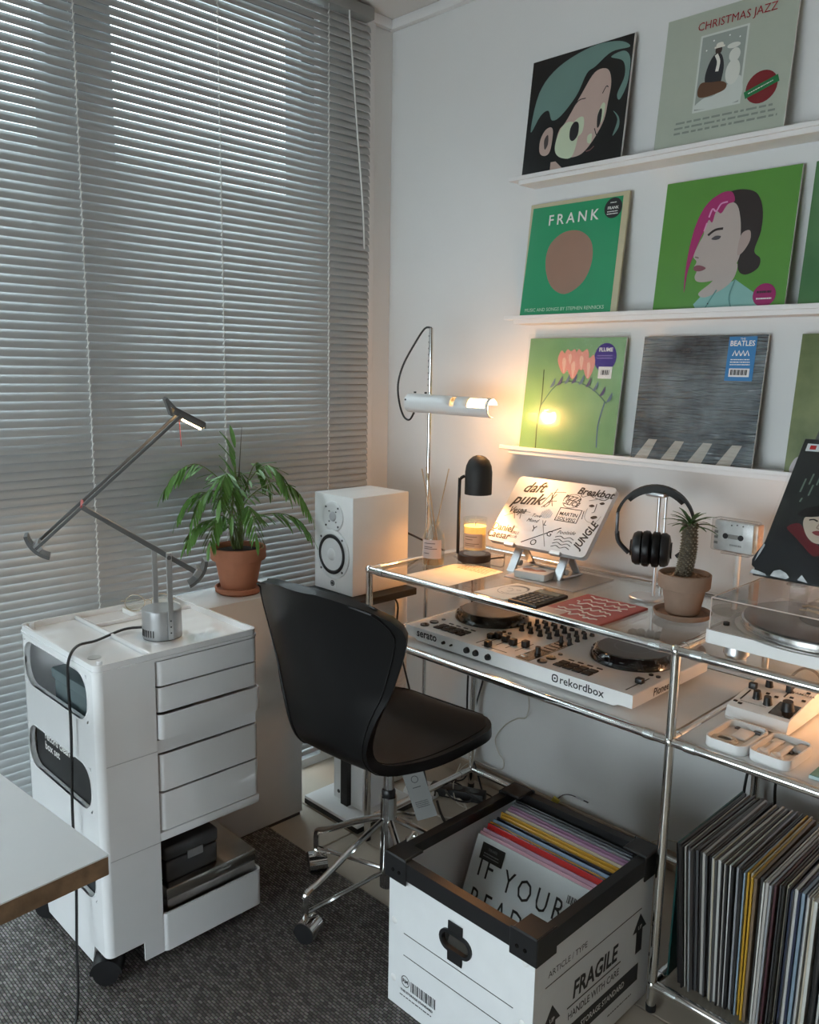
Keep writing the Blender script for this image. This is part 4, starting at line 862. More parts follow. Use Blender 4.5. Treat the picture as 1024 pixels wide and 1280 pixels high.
# ---------------------------------------------------------------- swivel chair
def chair():
    cx, cy = .735, -.675; ph = math.radians(94)
    t = thing('swivel_chair', 'black leather shell swivel chair with chrome star base', 'chair', (cx, cy, .0), ph-PI/2)
    # shell profile in (y forward, z), arc-length samples
    prof = spline([Vector(p) for p in ((0, .235, .452), (0, .20, .468), (0, .10, .468), (0, 0, .458), (0, -.10, .452), (0, -.165, .466), (0, -.205, .515), (0, -.225, .60), (0, -.248, .72), (0, -.275, .83), (0, -.292, .885))], 5)
    S = [0]
    for i in range(1, len(prof)): S.append(S[-1]+(prof[i]-prof[i-1]).length)
    Lt = S[-1]
    WT = [Vector((p[0], p[1], 0)) for p in spline([Vector((a, b, 0)) for a, b in ((-.05, .19), (0, .197), (.12, .212), (.26, .190), (.36, .145), (.44, .122), (.53, .138), (.66, .190), (.78, .226), (.90, .224), (1.0, .20))], 8)]
    def width(s):
        for p, q in zip(WT, WT[1:]):
            if s <= q.x: w = p.y+(q.y-p.y)*(s-p.x)/(q.x-p.x); break
        r1, r2 = .15, .085
        if s < r1: w *= max(.02, 1-(1-s/r1)**2.3)**(1/2.3)
        if Lt-s < r2: w *= max(.03, 1-(1-(Lt-s)/r2)**2.4)**(1/2.4)
        return w
    def surf(s, u):
        s = max(0, min(Lt, s)); i = 0
        while i < len(S)-2 and S[i+1] < s: i += 1
        f = (s-S[i])/(S[i+1]-S[i]); p = prof[i].lerp(prof[i+1], f); w = width(s); b = max(0, min(1, (s-.42)/.2))
        x = u*w; k = (x/.22)**2
        return Vector((x, p.y+b*.070*k, p.z+(1-b)*(.012*k if s > .1 else .012*k)-b*.006*k))
    nu, nv = 20, 46; vs = []; fs = []
    ss = [Lt*(.5-.5*math.cos(PI*(.02+.96*j/nv)))*1.0 for j in range(nv+1)]; ss = [Lt*j/nv for j in range(nv+1)]; ss[0] = .0006; ss[-1] = Lt-.0006
    ss = [ss[0], .004, .010]+ss[1:-1]+[Lt-.010, Lt-.004, ss[-1]]
    for s in ss:
        for k in range(nu+1): vs.append(surf(s, math.sin(PI/2*(2*k/nu-1))))
    n = nu+1
    for j in range(len(ss)-1):
        for k in range(nu): fs.append((j*n+k, j*n+k+1, (j+1)*n+k+1, (j+1)*n+k))
    sh = G().add(vs, fs).build('shell', LEATHER, t, smooth=70)
    so = sh.modifiers.new('thickness', 'SOLIDIFY'); so.thickness = .024; so.offset = 0
    bv = sh.modifiers.new('soft', 'BEVEL'); bv.width = .009; bv.segments = 3; bv.limit_method = 'ANGLE'; bv.angle_limit = math.radians(55)
    # piping round the edge, on both faces
    loopL = [surf(s, -1) for s in ss]; loopR = [surf(s, 1) for s in ss]
    edge = loopL+loopR[::-1]
    def nrm(s, u):
        a = surf(min(s+.004, Lt-.001), u)-surf(max(s-.004, .001), u); b = surf(s, min(u+.03, 1))-surf(s, max(u-.03, -1)); return b.cross(a).normalized()
    for sg in (-1, 1):
        pts = []
        sl = [.014]+[q for q in ss if .03 < q < Lt-.03][::2]+[Lt-.014]
        for s in sl: pts.append(surf(s, -.91)+nrm(s, -.91)*sg*.0125)
        for s in sl[::-1]: pts.append(surf(s, .91)+nrm(s, .91)*sg*.0125)
        G().tube(pts, .0021, 6, True, smooth=2).build('piping', LEATHER, t)
    # support plate and column
    G().lathe([(0, .40), (.055, .402), (.10, .425), (.10, .434), (0, .436)], n=28).build('seat_plate', BLACK, t)
    G().cyl((0, 0, .30), (0, 0, .405), .0135, n=20).build('gas_lift', CHROME, t)
    G().lathe([(.0145, .295), (.0175, .300), (.0175, .312), (.0145, .318)], n=20, caps=False).build('collar', BLACK, t)
    G().cyl((0, 0, .055), (0, 0, .298), .0205, n=24).build('column', CHROME, t)
    for i in range(5):
        # first arm points at the camera-side left caster
        A = math.radians(-98+72*i)-(ph-PI/2); dx, dy = math.cos(A), math.sin(A); r = .238
        lg = G().tube([(dx*.018, dy*.018, .235), (dx*.10, dy*.10, .195), (dx*(r-.045), dy*(r-.045), .140), (dx*(r-.012), dy*(r-.012), .125), (dx*r, dy*r, .110), (dx*r, dy*r, .052)], .0085, 10, smooth=5).build('leg', CHROME, t)
        G().tube([(dx*.018, dy*.018, .095), (dx*(r-.004), dy*(r-.004), .072)], .0055, 8).build('strut', CHROME, lg)
        k = bpy.data.objects.new('caster', None); COL.objects.link(k); k.parent = t; k.location = (dx*r, dy*r, 0); k.empty_display_size = .02; k.rotation_euler = (0, 0, A+(.5, 1.2, -.3, 2.0, .9)[i])
        zf = .0075 if cy+math.sin(A+ph-PI/2)*r < -.68 else .0005; k.location.z = zf
        for s in (-1, 1): G().cyl((s*.003, .008, .026), (s*.022, .008, .026), .0255, n=24).build('wheel', BLACK, k)
        G().prism([(.008+.029*math.cos(q), .026+.029*math.sin(q)) for q in [PI*(-.05+1.15*j/14) for j in range(15)]]+[(.008+.0262*math.cos(q), .026+.0262*math.sin(q)) for q in [PI*(-.05+1.15*j/14) for j in range(14, -1, -1)]], -.024, .024, lambda u, v, hh: (hh, u, v)).build('hood', CHROME, k)
    # hang tag
    g = G().prism(rrect(.052, .125, .004), 0, .0008, lambda u, v, hh: (u, hh, v)); tg = g.build('hang_tag', mat('tag_grey', (.20, .20, .195), .5, var=.03), t, (.075, .030, .318), (math.radians(-8), math.radians(-20), math.radians(38)))
    G().ring(ellip(0, .038, .009, .009, 18), ellip(0, .038, .0075, .0075, 18), -.0006, -.0002, lambda u, v, hh: (u, hh, v)).build('tag_mark', INK, tg, smooth=0)
    dashes(INK, tg, (0, -.0006, .018), .022, .006, 1); dashes(INK, tg, (0, -.0006, -.025), .034, .018, 4)
    G().tube([(.07, .03, .375), (.072, .033, .405)], .0008, 5).build('tag_string', BLACK, t)
chair()

# ---------------------------------------------------------------- floor lamp with white cylinder head
def floor_lamp():
    px, py = .393, -.200
    t = thing('floor_lamp', 'tall steel pole floor lamp with white cylinder head by the corner', 'lamp', (px, py, 0))
    G().lathe([(0, 0), (.058, 0), (.06, .004), (.056, .014), (.012, .018), (0, .018)], n=32).build('base', WHITE, t)
    G().cyl((0, 0, .015), (0, 0, 1.467), .0062, n=14).build('pole', CHROME, t)
    for i in range(9): G().cyl((-.0064, -.002, 1.30+.018*i), (-.0068, -.003, 1.30+.018*i), .0022, n=8).build('pole_hole', BLACK, t)
    # head: tube cut open near its free end
    h = bpy.data.objects.new('lamp_head', None); COL.objects.link(h); h.parent = t; h.location = (-.052, -.034, 1.248); h.rotation_euler = (0, math.radians(1.0), math.radians(7)); h.empty_display_size = .02
    R, L = .0275, .295; n = 36; vs = []; fs = []; segs = [0, .02, .13, .165, .18, .225, .285, L]
    for x in segs:
        for k in range(n):
            a = 2*PI*k/n; vs.append((x, R*math.cos(a), R*math.sin(a)))
    for j in range(len(segs)-1):
        for k in range(n):
            a = (k+.5)*360/n   # 0 = +y, 90 = up, 180 = -y, 270 = down
            if segs[j] >= .165 and segs[j] < .285 and 105 < a < 178 and not (.18 <= segs[j] < .225): continue
            if segs[j] >= .18 and (a > 282 or a < 22): continue
            fs.append((j*n+k, j*n+(k+1) % n, (j+1)*n+(k+1) % n, (j+1)*n+k))
    fs.append(tuple(range(n)))
    hb = G().add(vs, fs).build('shade', mat('lamp_white', (.78, .79, .79), .3, coat=.3, var=.01), h, smooth=40)
    so = hb.modifiers.new('wall', 'SOLIDIFY'); so.thickness = .0022; so.offset = -1
    G().lathe([(0, 0), (.010, .004), (.013, .020), (.023, .052), (.025, .066), (.021, .080), (.010, .088), (0, .089)], (0, 0, 0), 22, Matrix(((0, 0, 1), (0, 1, 0), (1, 0, 0)))).build('bulb', mat('warm_bulb', (1, .85, .6), .4, emit=(1, .55, .2), estr=18), h, (.185, 0, 0))
    G().cyl((.14, 0, 0), (.19, 0, 0), .014, n=18).build('socket', WHITE, h)
    c = G().bb((.020, .016, -.018), (.048, .040, .018), .003); c.build('clamp', WHITE, h)
    for x in (.02, .06): G().cyl((x, 0, .029), (x, 0, .034), .004, n=10).build('knob', BLACK, h)
    G().cyl((.008, -.0295, .010), (.008, -.0305, .010), .003, n=8).build('screw', BLACK, h)
    inv = Matrix.Translation((px, py, 0)).inverted()
    pts = [(.393, -.200, 1.467), (.370, -.203, 1.466), (.335, -.205, 1.428), (.288, -.21, 1.36), (.268, -.212, 1.30), (.278, -.215, 1.245), (.303, -.22, 1.205), (.330, -.222, 1.196), (.352, -.225, 1.218)]
    G().tube([inv @ Vector(p) for p in pts], .0030, 8, smooth=7).build('cord', BLACK, t)
    lt = bpy.data.lights.new('bulb_light', 'POINT'); lt.energy = 3.6; lt.color = (1, .48, .17); lt.shadow_soft_size = .022
    lo = bpy.data.objects.new('bulb_light', lt); COL.objects.link(lo); lo.parent = h; lo.location = (.280, .016, .0)
floor_lamp()

# ---------------------------------------------------------------- things on the glass top
def candle_lamp():
    x, y = .606, -.225
    t = thing('candle_warmer_lamp', 'black dome candle warmer lamp with round walnut base', 'lamp', (x, y, GZ))
    G().lathe([(0, 0), (.046, 0), (.048, .002), (.048, .019), (.046, .021), (0, .021)], n=40).build('base', WALNUT, t)
    sx, sy = -.033, -.034
    G().tube([(sx, sy, .02), (sx, sy, .215), (sx*.95, sy*.95, .235), (sx*.7, sy*.7, .243)], .0046, 10, smooth=4).build('stem', BMATTE, t)
    sh = G().lathe([(.0375, .193), (.0385, .192), (.0385, .255), (.036, .272), (.029, .288), (.018, .298), (.010, .301), (.010, .299), (.017, .296), (.028, .286), (.035, .270), (.0372, .255), (.0372, .193), (.0375, .193)], (.004, .004, 0), 40, caps=False).build('shade', BMATTE, t)
    G().lathe([(0, .3005), (.008, .300), (.010, .298)], (.004, .004, 0), 18).build('finial', BRASS, sh)
    G().lathe([(0, .285), (.012, .28), (.012, .26), (.024, .235), (.024, .215), (.012, .205), (0, .204)], (.004, .004, 0), 20).build('bulb', mat('warmer_bulb', (1, .8, .5), .4, emit=(1, .55, .2), estr=5), t)
    lt = bpy.data.lights.new('warmer_light', 'SPOT'); lt.energy = 6; lt.color = (1, .42, .12); lt.spot_size = math.radians(150); lt.spot_blend = .7; lt.shadow_soft_size = .02
    lo = bpy.data.objects.new('warmer_light', lt); COL.objects.link(lo); lo.parent = t; lo.location = (.004, .004, .198)
    G().tube([(.042, .022, .008), (.060, .036, .012), (.066, .05, .012), (.05, .075, .006), (.02, .115, .004)], .0022, 8, smooth=5).build('cord', BLACK, t)
    c = thing('scented_candle', 'cream candle in a clear glass with the dome lamp glow added to its wax', 'candle', (x+.004, y-.004, GZ+.0212))
    G().lathe([(0, 0), (.033, 0), (.0345, .003), (.0345, .104), (.033, .1045), (.0318, .104), (.0318, .014), (0, .012)], n=40).build('glass_cup', GLASS, c)
    wax = mat('candle_wax_glow', (.85, .62, .36), .5, sub=.6, emit=(1, .42, .08), estr=.35)  # emission stands in for bulb light soaking into the wax
    G().lathe([(0, .0145), (.0314, .0145), (.0314, .080), (.029, .0795), (0, .079)], n=36).build('wax', wax, c)
    G().lathe([(0, .0792), (.0312, .0802), (.0312, .058), (.0314, .0575), (.0316, .0805), (0, .0812)], n=36).build('wax_glow_shell', mat('wax_lamp_glow', (.95, .72, .30), .4, sub=.5, emit=(1, .58, .08), estr=.55), c)  # emissive shell, lamp glow put into the upper wax
    G().cyl((0, 0, .079), (.002, 0, .090), .001, n=6).build('wick', BLACK, c)
    n = 14; vs = []
    for z in (.022, .062):
        for i in range(n+1):
            a = math.radians(-112+100*i/n); vs.append((.0347*math.cos(a), .0347*math.sin(a), z))
    lb = G().add(vs, [(i, i+1, n+2+i, n+1+i) for i in range(n)]).build('label', mat('candle_label', (.72, .50, .36), .6, var=.03), c)
    for zz, ll in ((.054, 60), (.046, 40), (.034, 70), (.029, 50)):
        vs = []
        for z in (zz-.0008, zz+.0008):
            for i in range(9): a = math.radians(-100+ll*i/8); vs.append((.0349*math.cos(a), .0349*math.sin(a), z))
        G().add(vs, [(i, i+1, 10+i, 9+i) for i in range(8)]).build('fine_print', ink(120, 84, 66), lb, smooth=0)
candle_lamp()
# reed diffuser
t = thing('reed_diffuser', 'round glass reed diffuser bottle with thin rattan sticks', 'diffuser', (.575, -.362, GZ))
G().lathe([(0, 0), (.029, 0), (.031, .003), (.0315, .075), (.027, .095), (.0155, .108), (.0135, .114), (.0135, .121), (.0165, .122), (.0165, .128), (.0125, .128), (.011, .114), (.0135, .106), (.025, .093), (.0295, .074), (.029, .006), (0, .006)], n=36).build('bottle', GLASS, t)
G().lathe([(0, .0065), (.0285, .0065), (.0285, .024), (0, .024)], n=30).build('oil', glass('amber_oil', (.95, .80, .62), .02, 1.4), t)
n = 14; vs = []
for z in (.026, .078):
    for i in range(n+1):
        a = math.radians(-115+110*i/n); vs.append((.0318*math.cos(a), .0318*math.sin(a), z))
lb = G().add(vs, [(i, i+1, n+2+i, n+1+i) for i in range(n)]).build('label', mat('diffuser_label', (.74, .58, .53), .6, var=.03), t)
for zz, a0, ll in ((.068, -100, 60), (.058, -100, 46), (.053, -100, 70), (.040, -100, 30)):
    vs = []
    for z in (zz-.001, zz+.001):
        for i in range(9): a = math.radians(a0+ll*i/8); vs.append((.0320*math.cos(a), .0320*math.sin(a), z))
    G().add(vs, [(i, i+1, 10+i, 9+i) for i in range(8)]).build('fine_print', ink(110, 84, 84), lb, smooth=0)
for i, (tx, ty, tz, bx, by) in enumerate(((-.026, -.026, .270, .012, .010), (-.018, -.018, .275, .016, .012), (-.012, -.020, .262, .008, .016), (.028, .024, .272, -.012, -.008))):
    G().cyl((bx, by, .008), (tx, ty, tz), .0017, n=6).build('reed', REED, t)
# papers
def sheet_of(name, label, cat, pts, m, th=.0008, z=0, rz=0):
    cx = sum(p[0] for p in pts)/len(pts); cy = sum(p[1] for p in pts)/len(pts)
    o = G().prism([(p[0]-cx, p[1]-cy) for p in pts], 0, th).build(name, m, None, (cx, cy, GZ+z), (0, 0, rz), smooth=0)
    return tag(o, label, cat)
o = sheet_of('postcard', 'cream card with small print lying under the candle lamp', 'card', [(.600, -.497), (.757, -.506), (.752, -.272), (.640, -.262), (.600, -.30)], CREAMP, .0006, .0001)
bpy.data.objects['reed_diffuser'].location.z += .0008; bpy.data.objects['candle_warmer_lamp'].location.z += .0008; bpy.data.objects['scented_candle'].location.z += .0008
dashes(ink(150, 120, 60), o, (.012, .07, .0009), .11, .07, 7, (0, 0, 0), 5)
o = sheet_of('art_card', 'white card with a thin drawn face beside the calculator', 'card', [(.842, -.498), (.940, -.502), (.943, -.342), (.860, -.352)], PAPER, .004)
g = G().ring(ellip(.0, .01, .034, .045, 26), ellip(.0, .01, .0325, .0435, 26), .0041, .0043)
g.ring(ellip(.012, .018, .007, .004, 14), ellip(.012, .018, .006, .003, 14), .0041, .0043); g.ring(ellip(-.014, .018, .007, .004, 14), ellip(-.014, .018, .006, .003, 14), .0041, .0043); g.prism(stroke([(.0, .014), (.003, -.004), (-.004, -.008)], .0014), .0041, .0043); g.prism(stroke([(-.012, -.022), (0, -.026), (.012, -.021)], .0016), .0041, .0043)
g.prism(blob([(-.03, .03), (-.02, .052), (.0, .058), (.022, .05), (.031, .028), (.015, .046), (-.012, .045)]), .0041, .0043)
g.build('line_drawing', INKG, o, smooth=0)
# calculator
t = thing('calculator', 'black pocket calculator lying on the glass', 'calculator', (.990, -.436, GZ), math.radians(2))
G().bb((-.041, -.068, 0), (.041, .068, .010), .004).build('body', BLACK, t)
G().bb((-.034, .030, .010), (.034, .058, .0112), .001, 1).build('display', mat('lcd_grey', (.16, .18, .15), .2, var=.03), t)
for i in range(5):
    for j in range(5): G().bb((-.034+i*.014, -.060+j*.0165, .0095), (-.0235+i*.014, -.0485+j*.0165, .0125), .001, 1).build('key', mat('key_grey', (.06, .06, .062), .4, var=.05), t)
# red booklet
o = G().bb((-.082, -.101, 0), (.082, .101, .005), .0006, 1).build('red_booklet', mat('red_cover', (.42, .09, .085), .5, var=.06), None, (1.123, -.408, GZ), (0, 0, math.radians(-1)), smooth=0)
tag(o, 'red booklet printed with rows of white script on the glass', 'booklet')
for i in range(6):
    rnd = random.Random(i); pts = []; xx = -.062+.008*(i % 2)
    while xx < .064:
        pts.append((xx, .078-.030*i+rnd.uniform(-.010, .010), .0058)); xx += .0075
    G().tube([(p[0], p[1], .0050) for p in pts], .0021, 5, smooth=4).build('script_line', mat('cream_ink', (.75, .66, .58), .6, var=.03), o)
G().bb((-.082, -.1012, .0006), (-.02, -.065, .0053)).build('pale_panel', ink(196, 160, 150), o, smooth=0)

# laptop on its stand, lid towards the room
def laptop():
    Bc = Vector((.829, -.248, .884)); lean = math.atan2(.142, .167)
    t = thing('laptop', 'closed silver laptop covered in black band stickers', 'laptop', Bc)
    t.rotation_euler = (-lean, 0, 0); w, h = .318, .218
    G().prism(rrect(w, h, .013, 5, 0, h/2), 0, .008, lambda u, v, hh: (u, hh, v)).build('lid', mat('laptop_silver', (.58, .60, .62), .42, .35, var=.02), t)
    G().prism(rrect(w, h, .013, 5, 0, h/2), .0086, .0165, lambda u, v, hh: (u, hh, v)).build('base', mat('laptop_silver'), t)
    def st(s, sz, u, v, rot=0, **k): return text(s, sz, INK, t, (-w/2+u*w, -.0006, v*h), (PI/2, -rot, 0), name='sticker_lettering', **k)
    st('daft', .048, .205, .845, .10, shear=.5, bold=.02, sx=.95); st('punk', .050, .20, .66, .10, shear=.5, bold=.025, sx=.95)
    st('Breakbot', .030, .825, .885, -.02, shear=.25, bold=.03, sx=.98)
    st('Vespa', .030, .155, .485, .08, shear=.5, sx=.8, bold=.012); st('Tove', .015, .375, .45, .03, shear=.35); st('Mond', .016, .36, .375, .03, shear=.35)
    st('Daniel', .031, .105, .205, .0, bold=.015, sx=.9); st('Caesar', .031, .095, .095, .0, bold=.015, sx=.9)
    st('JUNGLE', .032, .925, .29, 1.30, bold=.035, shear=.25, sx=.75)
    st('GIRLS', .012, .245, .16, .0); st('CLUB', .012, .245, .105, .0)
    st('MARTIN', .0155, .675, .535, 0, bold=.01); st('SOLVEIG', .0148, .675, .465, 0, bold=.01)
    st('PIZZA', .020, .64, .765, -.12, bold=.02, shear=.2); st('SLICE', .020, .65, .695, -.12, bold=.02, shear=.2)
    st('L', .022, .50, .365); st('Y', .026, .415, .26); st('O', .026, .475, .075, bold=.01); st('G', .024, .585, .23, bold=.01)
    st('Poolside', .016, .735, .285, .1, shear=.4)
    P = lambda u, v: (u, v)
    fl = [(INK, stroke([(.355, .05), (.67, .34)], .012, 1)), (INKG, stroke([(.46, .40), (.60, .05)], .008, 1)),
          (INK, stroke([(.05, .37), (.18, .47), (.30, .485)], .006)), (INK, stroke([(.12, .50), (.17, .36)], .006, 1)), (INK, stroke([(.20, .50), (.225, .37)], .006, 1)),
          (INK, stroke([(.365, .62), (.42, .80), (.44, .64), (.40, .60), (.47, .80)], .008)), (INK, stroke([(.40, .80), (.47, .83), (.55, .84)], .006)), (INK, stroke([(.45, .88), (.44, .74), (.48, .62)], .007)), (INK, stroke([(.38, .58), (.44, .68), (.50, .70)], .008)),
          (INK, stroke([(.69, .87), (.72, .81), (.78, .845), (.83, .82)], .008)), (INK, stroke([(.84, .82), (.93, .80), (.97, .85)], .01))]
    for u0, v0, du, dv in ((.565, .43, .22, .185),):
        q = .009; fl += [(INK, [(u0, v0), (u0+du, v0), (u0+du, v0+q), (u0, v0+q)]), (INK, [(u0, v0+dv), (u0+du, v0+dv), (u0+du, v0+dv+q), (u0, v0+dv+q)]), (INK, [(u0, v0), (u0+.007, v0), (u0+.007, v0+dv), (u0, v0+dv)]), (INK, [(u0+du-.007, v0), (u0+du, v0), (u0+du, v0+dv), (u0+du-.007, v0+dv)])]
    for i in range(4): fl.append((INK, stroke([(.655+.045*j, .21-.045*i+(.018 if j % 2 else -.006)) for j in range(5)], .009)))
    for i in range(8): fl.append((ink(110, 140, 165), stroke([(.415+.014*i, .43+.02*abs(i-3.5)/3.5), (.418+.014*i, .58-.015*abs(i-3.5))], .005, 1)))
    fl += [(INK, stroke(ellip(.645, .73, .085, .10, 20, .3, 3.3), .006)), (INK, stroke(ellip(.645, .73, .085, .10, 20, 3.5, 6.2), .006))]
    # line-drawn face sticker
    fl += [(INKG, stroke([(.80, .77), (.86, .80), (.92, .83)], .012)), (INK, blob([(.82, .70), (.845, .725), (.875, .705), (.85, .685)])), (INK, blob([(.905, .755), (.935, .775), (.955, .755), (.93, .735)])), (INK, stroke([(.885, .74), (.895, .63), (.875, .61)], .007)),
           (INK, blob([(.885, .545), (.905, .57), (.935, .575), (.945, .55), (.91, .525)])), (INKG, stroke([(.82, .66), (.83, .54), (.88, .48), (.95, .49), (.975, .58)], .005)), (INK, stroke([(.80, .62), (.815, .50)], .006))]
    flat('sticker_art', fl, t, w, h, -.0003, .00001)
    s = thing('laptop_stand', 'folding aluminium stand holding the laptop up at an angle', 'stand', (.829, -.20, GZ))
    for sx in (-1, 1):
        a = G().box((sx*.075, -.004, .060), (.026, .006, .155), (-.55, 0, 0), .001, 1).build('arm', ALU, s)
        G().box((sx*.075, -.052, .071), (.034, .012, .012), (-lean, 0, 0), .002, 1).build('lip', ALU, s)
        G().box((sx*.075, .018, .050), (.024, .005, .115), (.62, 0, 0), .001, 1).build('brace', ALU, s)
        G().cyl((sx*.075-.016, -.018, .018), (sx*.075+.016, -.018, .018), .008, n=14).build('hinge', ALU, s)
        G().bb((sx*.075-.014, -.030, 0), (sx*.075+.014, .060, .005), .001, 1).build('foot', ALU, s)
    G().bb((-.075, .045, .0), (.075, .060, .005)).build('cross_bar', ALU, s)
laptop()
o = G().bb((-.11, -.094, 0), (.11, .094, .003), .001, 1).build('desk_mat', mat('silver_board', (.42, .40, .38), .35, .5, var=.04), None, (.893, -.216, GZ), None)
tag(o, 'thin grey metal board lying on the glass below the laptop', 'board')
bpy.data.objects['laptop_stand'].location.z = GZ+.0031
t = thing('small_pack', 'small white paperback block with printed band below the laptop', 'book', (.850, -.262, GZ+.0031), math.radians(7))
G().bb((-.045, -.032, 0), (.045, .032, .0175), .0008, 1).build('pages', PAPER, t); G().bb((-.046, -.033, .0175), (.046, .033, .0187), .0004, 1).build('cover', CARD, t)
G().prism(blob([(-.035, -.005), (-.02, .012), (0, .004), (.012, .018), (.03, .004), (.01, -.012), (-.018, -.016)]), .0188, .0190).build('print_patch', ink(168, 120, 110), t, smooth=0)

# headphones on a stand
t = thing('headphone_stand', 'slim aluminium headphone stand with round foot', 'stand', (1.152, -.222, GZ))
G().lathe([(0, 0), (.040, 0), (.041, .002), (.041, .006), (.039, .008), (0, .008)], n=36).build('base', ALU, t)
G().cyl((.012, .012, .008), (.012, .012, .258), .0042, n=12).build('pole', ALU, t)
G().cyl((.024, .022, .008), (.024, .022, .256), .003, n=10).build('pole', ALU, t)
G().bb((-.016, -.010, .250), (.034, .030, .262), .005).build('cradle', ALU, t)
def headphones():
    t = thing('headphones', 'black over-ear headphones hanging on the aluminium stand', 'headphones', (1.156, -.212, GZ+.262), math.radians(25))
    R = .088; cz = -R+.010; band = []
    for i in range(23):
        a = math.radians(-38+256*i/22); band.append((R*math.cos(a), 0, cz+R*math.sin(a)))
    def strip(name, lo, hi, w, th, m, off=0):
        vs = []; fs = []; k = 0; n = 18
        for i in range(n+1):
            a = math.radians(lo+(hi-lo)*i/n); f = math.sin(PI*i/n)**.35
            for dy, dr in ((-w/2*f, off), (w/2*f, off), (w/2*f, off+th), (-w/2*f, off+th)): vs.append(((R+dr)*math.cos(a), dy, cz+(R+dr)*math.sin(a)))
        for i in range(n):
            for q in range(4): fs.append((i*4+q, i*4+(q+1) % 4, i*4+4+(q+1) % 4, i*4+4+q))
        fs += [(0, 1, 2, 3), (n*4, n*4+1, n*4+2, n*4+3)]
        return G().add(vs, fs).build(name, m, t)
    hb = strip('headband', 12, 168, .034, .007, BMATTE, -.002); strip('band_cushion', 40, 140, .032, .012, BMATTE, -.012)
    for s in (-1, 1):
        G().bb((s*.083, -.007, cz-.030), (s*.090, .007, cz+.022), .002).build('slider', DGREY, t)
        G().tube([(s*.086, 0, cz-.025), (s*.080, -.004, cz-.050), (s*.055, -.006, cz-.075)], .0055, 8, smooth=4).build('yoke', BLACK, t)
        x0 = -s*.0015-.004
        c = G().lathe([(0, .046), (.026, .046), (.036, .043), (.041, .035), (.041, .025), (.036, .0225), (0, .0225)], (x0, 0, cz-.062), 30, Matrix(((0, 0, s), (0, 1, 0), (1, 0, 0)))).build('ear_cup', BLACK, t)
        G().lathe([(.024, .003), (.036, .002), (.043, .006), (.044, .014), (.041, .021), (.030, .023), (.022, .020)], (x0, 0, cz-.062), 30, Matrix(((0, 0, s), (0, 1, 0), (1, 0, 0))), caps=False).build('ear_pad', LEATHER, c)
        G().lathe([(0, .047), (.020, .047), (.020, .050), (0, .050)], (x0, 0, cz-.062), 24, Matrix(((0, 0, s), (0, 1, 0), (1, 0, 0)))).build('cap', BGLOSS, c)
headphones()

# succulent in a clay pot
def succulent():
    t = thing('potted_succulent', 'spiny trunked succulent with leaf tuft in a dusty clay pot', 'plant', (1.285, -.298, GZ))
    G().lathe([(0, 0), (.050, 0), (.060, .004), (.064, .015), (.061, .016), (.056, .008), (0, .006)], n=36).build('saucer', TERRA2, t)
    G().lathe([(0, .010), (.034, .010), (.037, .013), (.047, .068), (.054, .068), (.0565, .072), (.0575, .100), (.055, .102), (.052, .100), (.050, .088), (0, .088)], n=36).build('pot', TERRA2, t)
    G().lathe([(0, .096), (.02, .095), (.0505, .090)], n=24).build('gravel', GRAVEL, t)
    rnd = random.Random(2); g = G()
    for i in range(150):
        r = .05*math.sqrt(rnd.random()); a = rnd.uniform(0, 6.28); g.sphere((r*math.cos(a), r*math.sin(a), .0955-r*.08), rnd.uniform(.0018, .0038), 6, 4, (1, 1, .7))
    g.build('pebbles', GRAVEL, t)['kind'] = 'stuff'
    ax = spline([Vector(p) for p in ((-.004, -.004, .090), (0, 0, .12), (.003, .003, .16), (.002, .003, .212))], 8)
    rad = lambda q: .0155-.001*q+.003*math.sin(q*PI)*.6
    TRK = mat('succulent_trunk', (.07, .055, .035), .8, var=.4, vscale=120)
    G().tube(ax, rad, 16).build('trunk', TRK, t)
    g = G(); rows = 26
    for i in range(rows):
        q = i/(rows-1); p = ax[min(len(ax)-1, int(q*(len(ax)-1)))]
        for k in range(11):
            a = 2*PI*(k+.5*(i % 2))/11; d = Vector((math.cos(a), math.sin(a), .25)); b = p+Vector((math.cos(a), math.sin(a), 0))*(rad(q)-.001)
            g.cyl(b, b+d*.0045, .0026, .0004, 5, False)
    g.build('spines', mat('succulent_spines', (.20, .17, .12), .8, var=.3, vscale=90), t)['kind'] = 'stuff'
    vs = []; n = 6
    for i in range(n):
        u = i/(n-1); w = .0042*math.sin(PI*min(1, .15+u*.8)); vs += [(u*.048, w, .012*u-.022*u*u+.001), (u*.048, 0, .012*u-.022*u*u), (u*.048, -w, .012*u-.022*u*u+.001)]
    fs = [(i*3+k, i*3+k+1, i*3+k+4, i*3+k+3) for i in range(n-1) for k in (0, 1)]
    lf = G().add(vs, fs).mesh('leaf', LEAF2, 80)
    for i in range(26):
        a = i*2.4; el = .05+.75*(i/26); o = link('leaf', lf, t, (.002+.008*math.cos(a)*(1-i/40), .003+.008*math.sin(a)*(1-i/40), .204+.010*i/26), (0, -el, a)); q = .8+.4*rnd.random(); o.scale = (q, 1.1, q)
succulent()

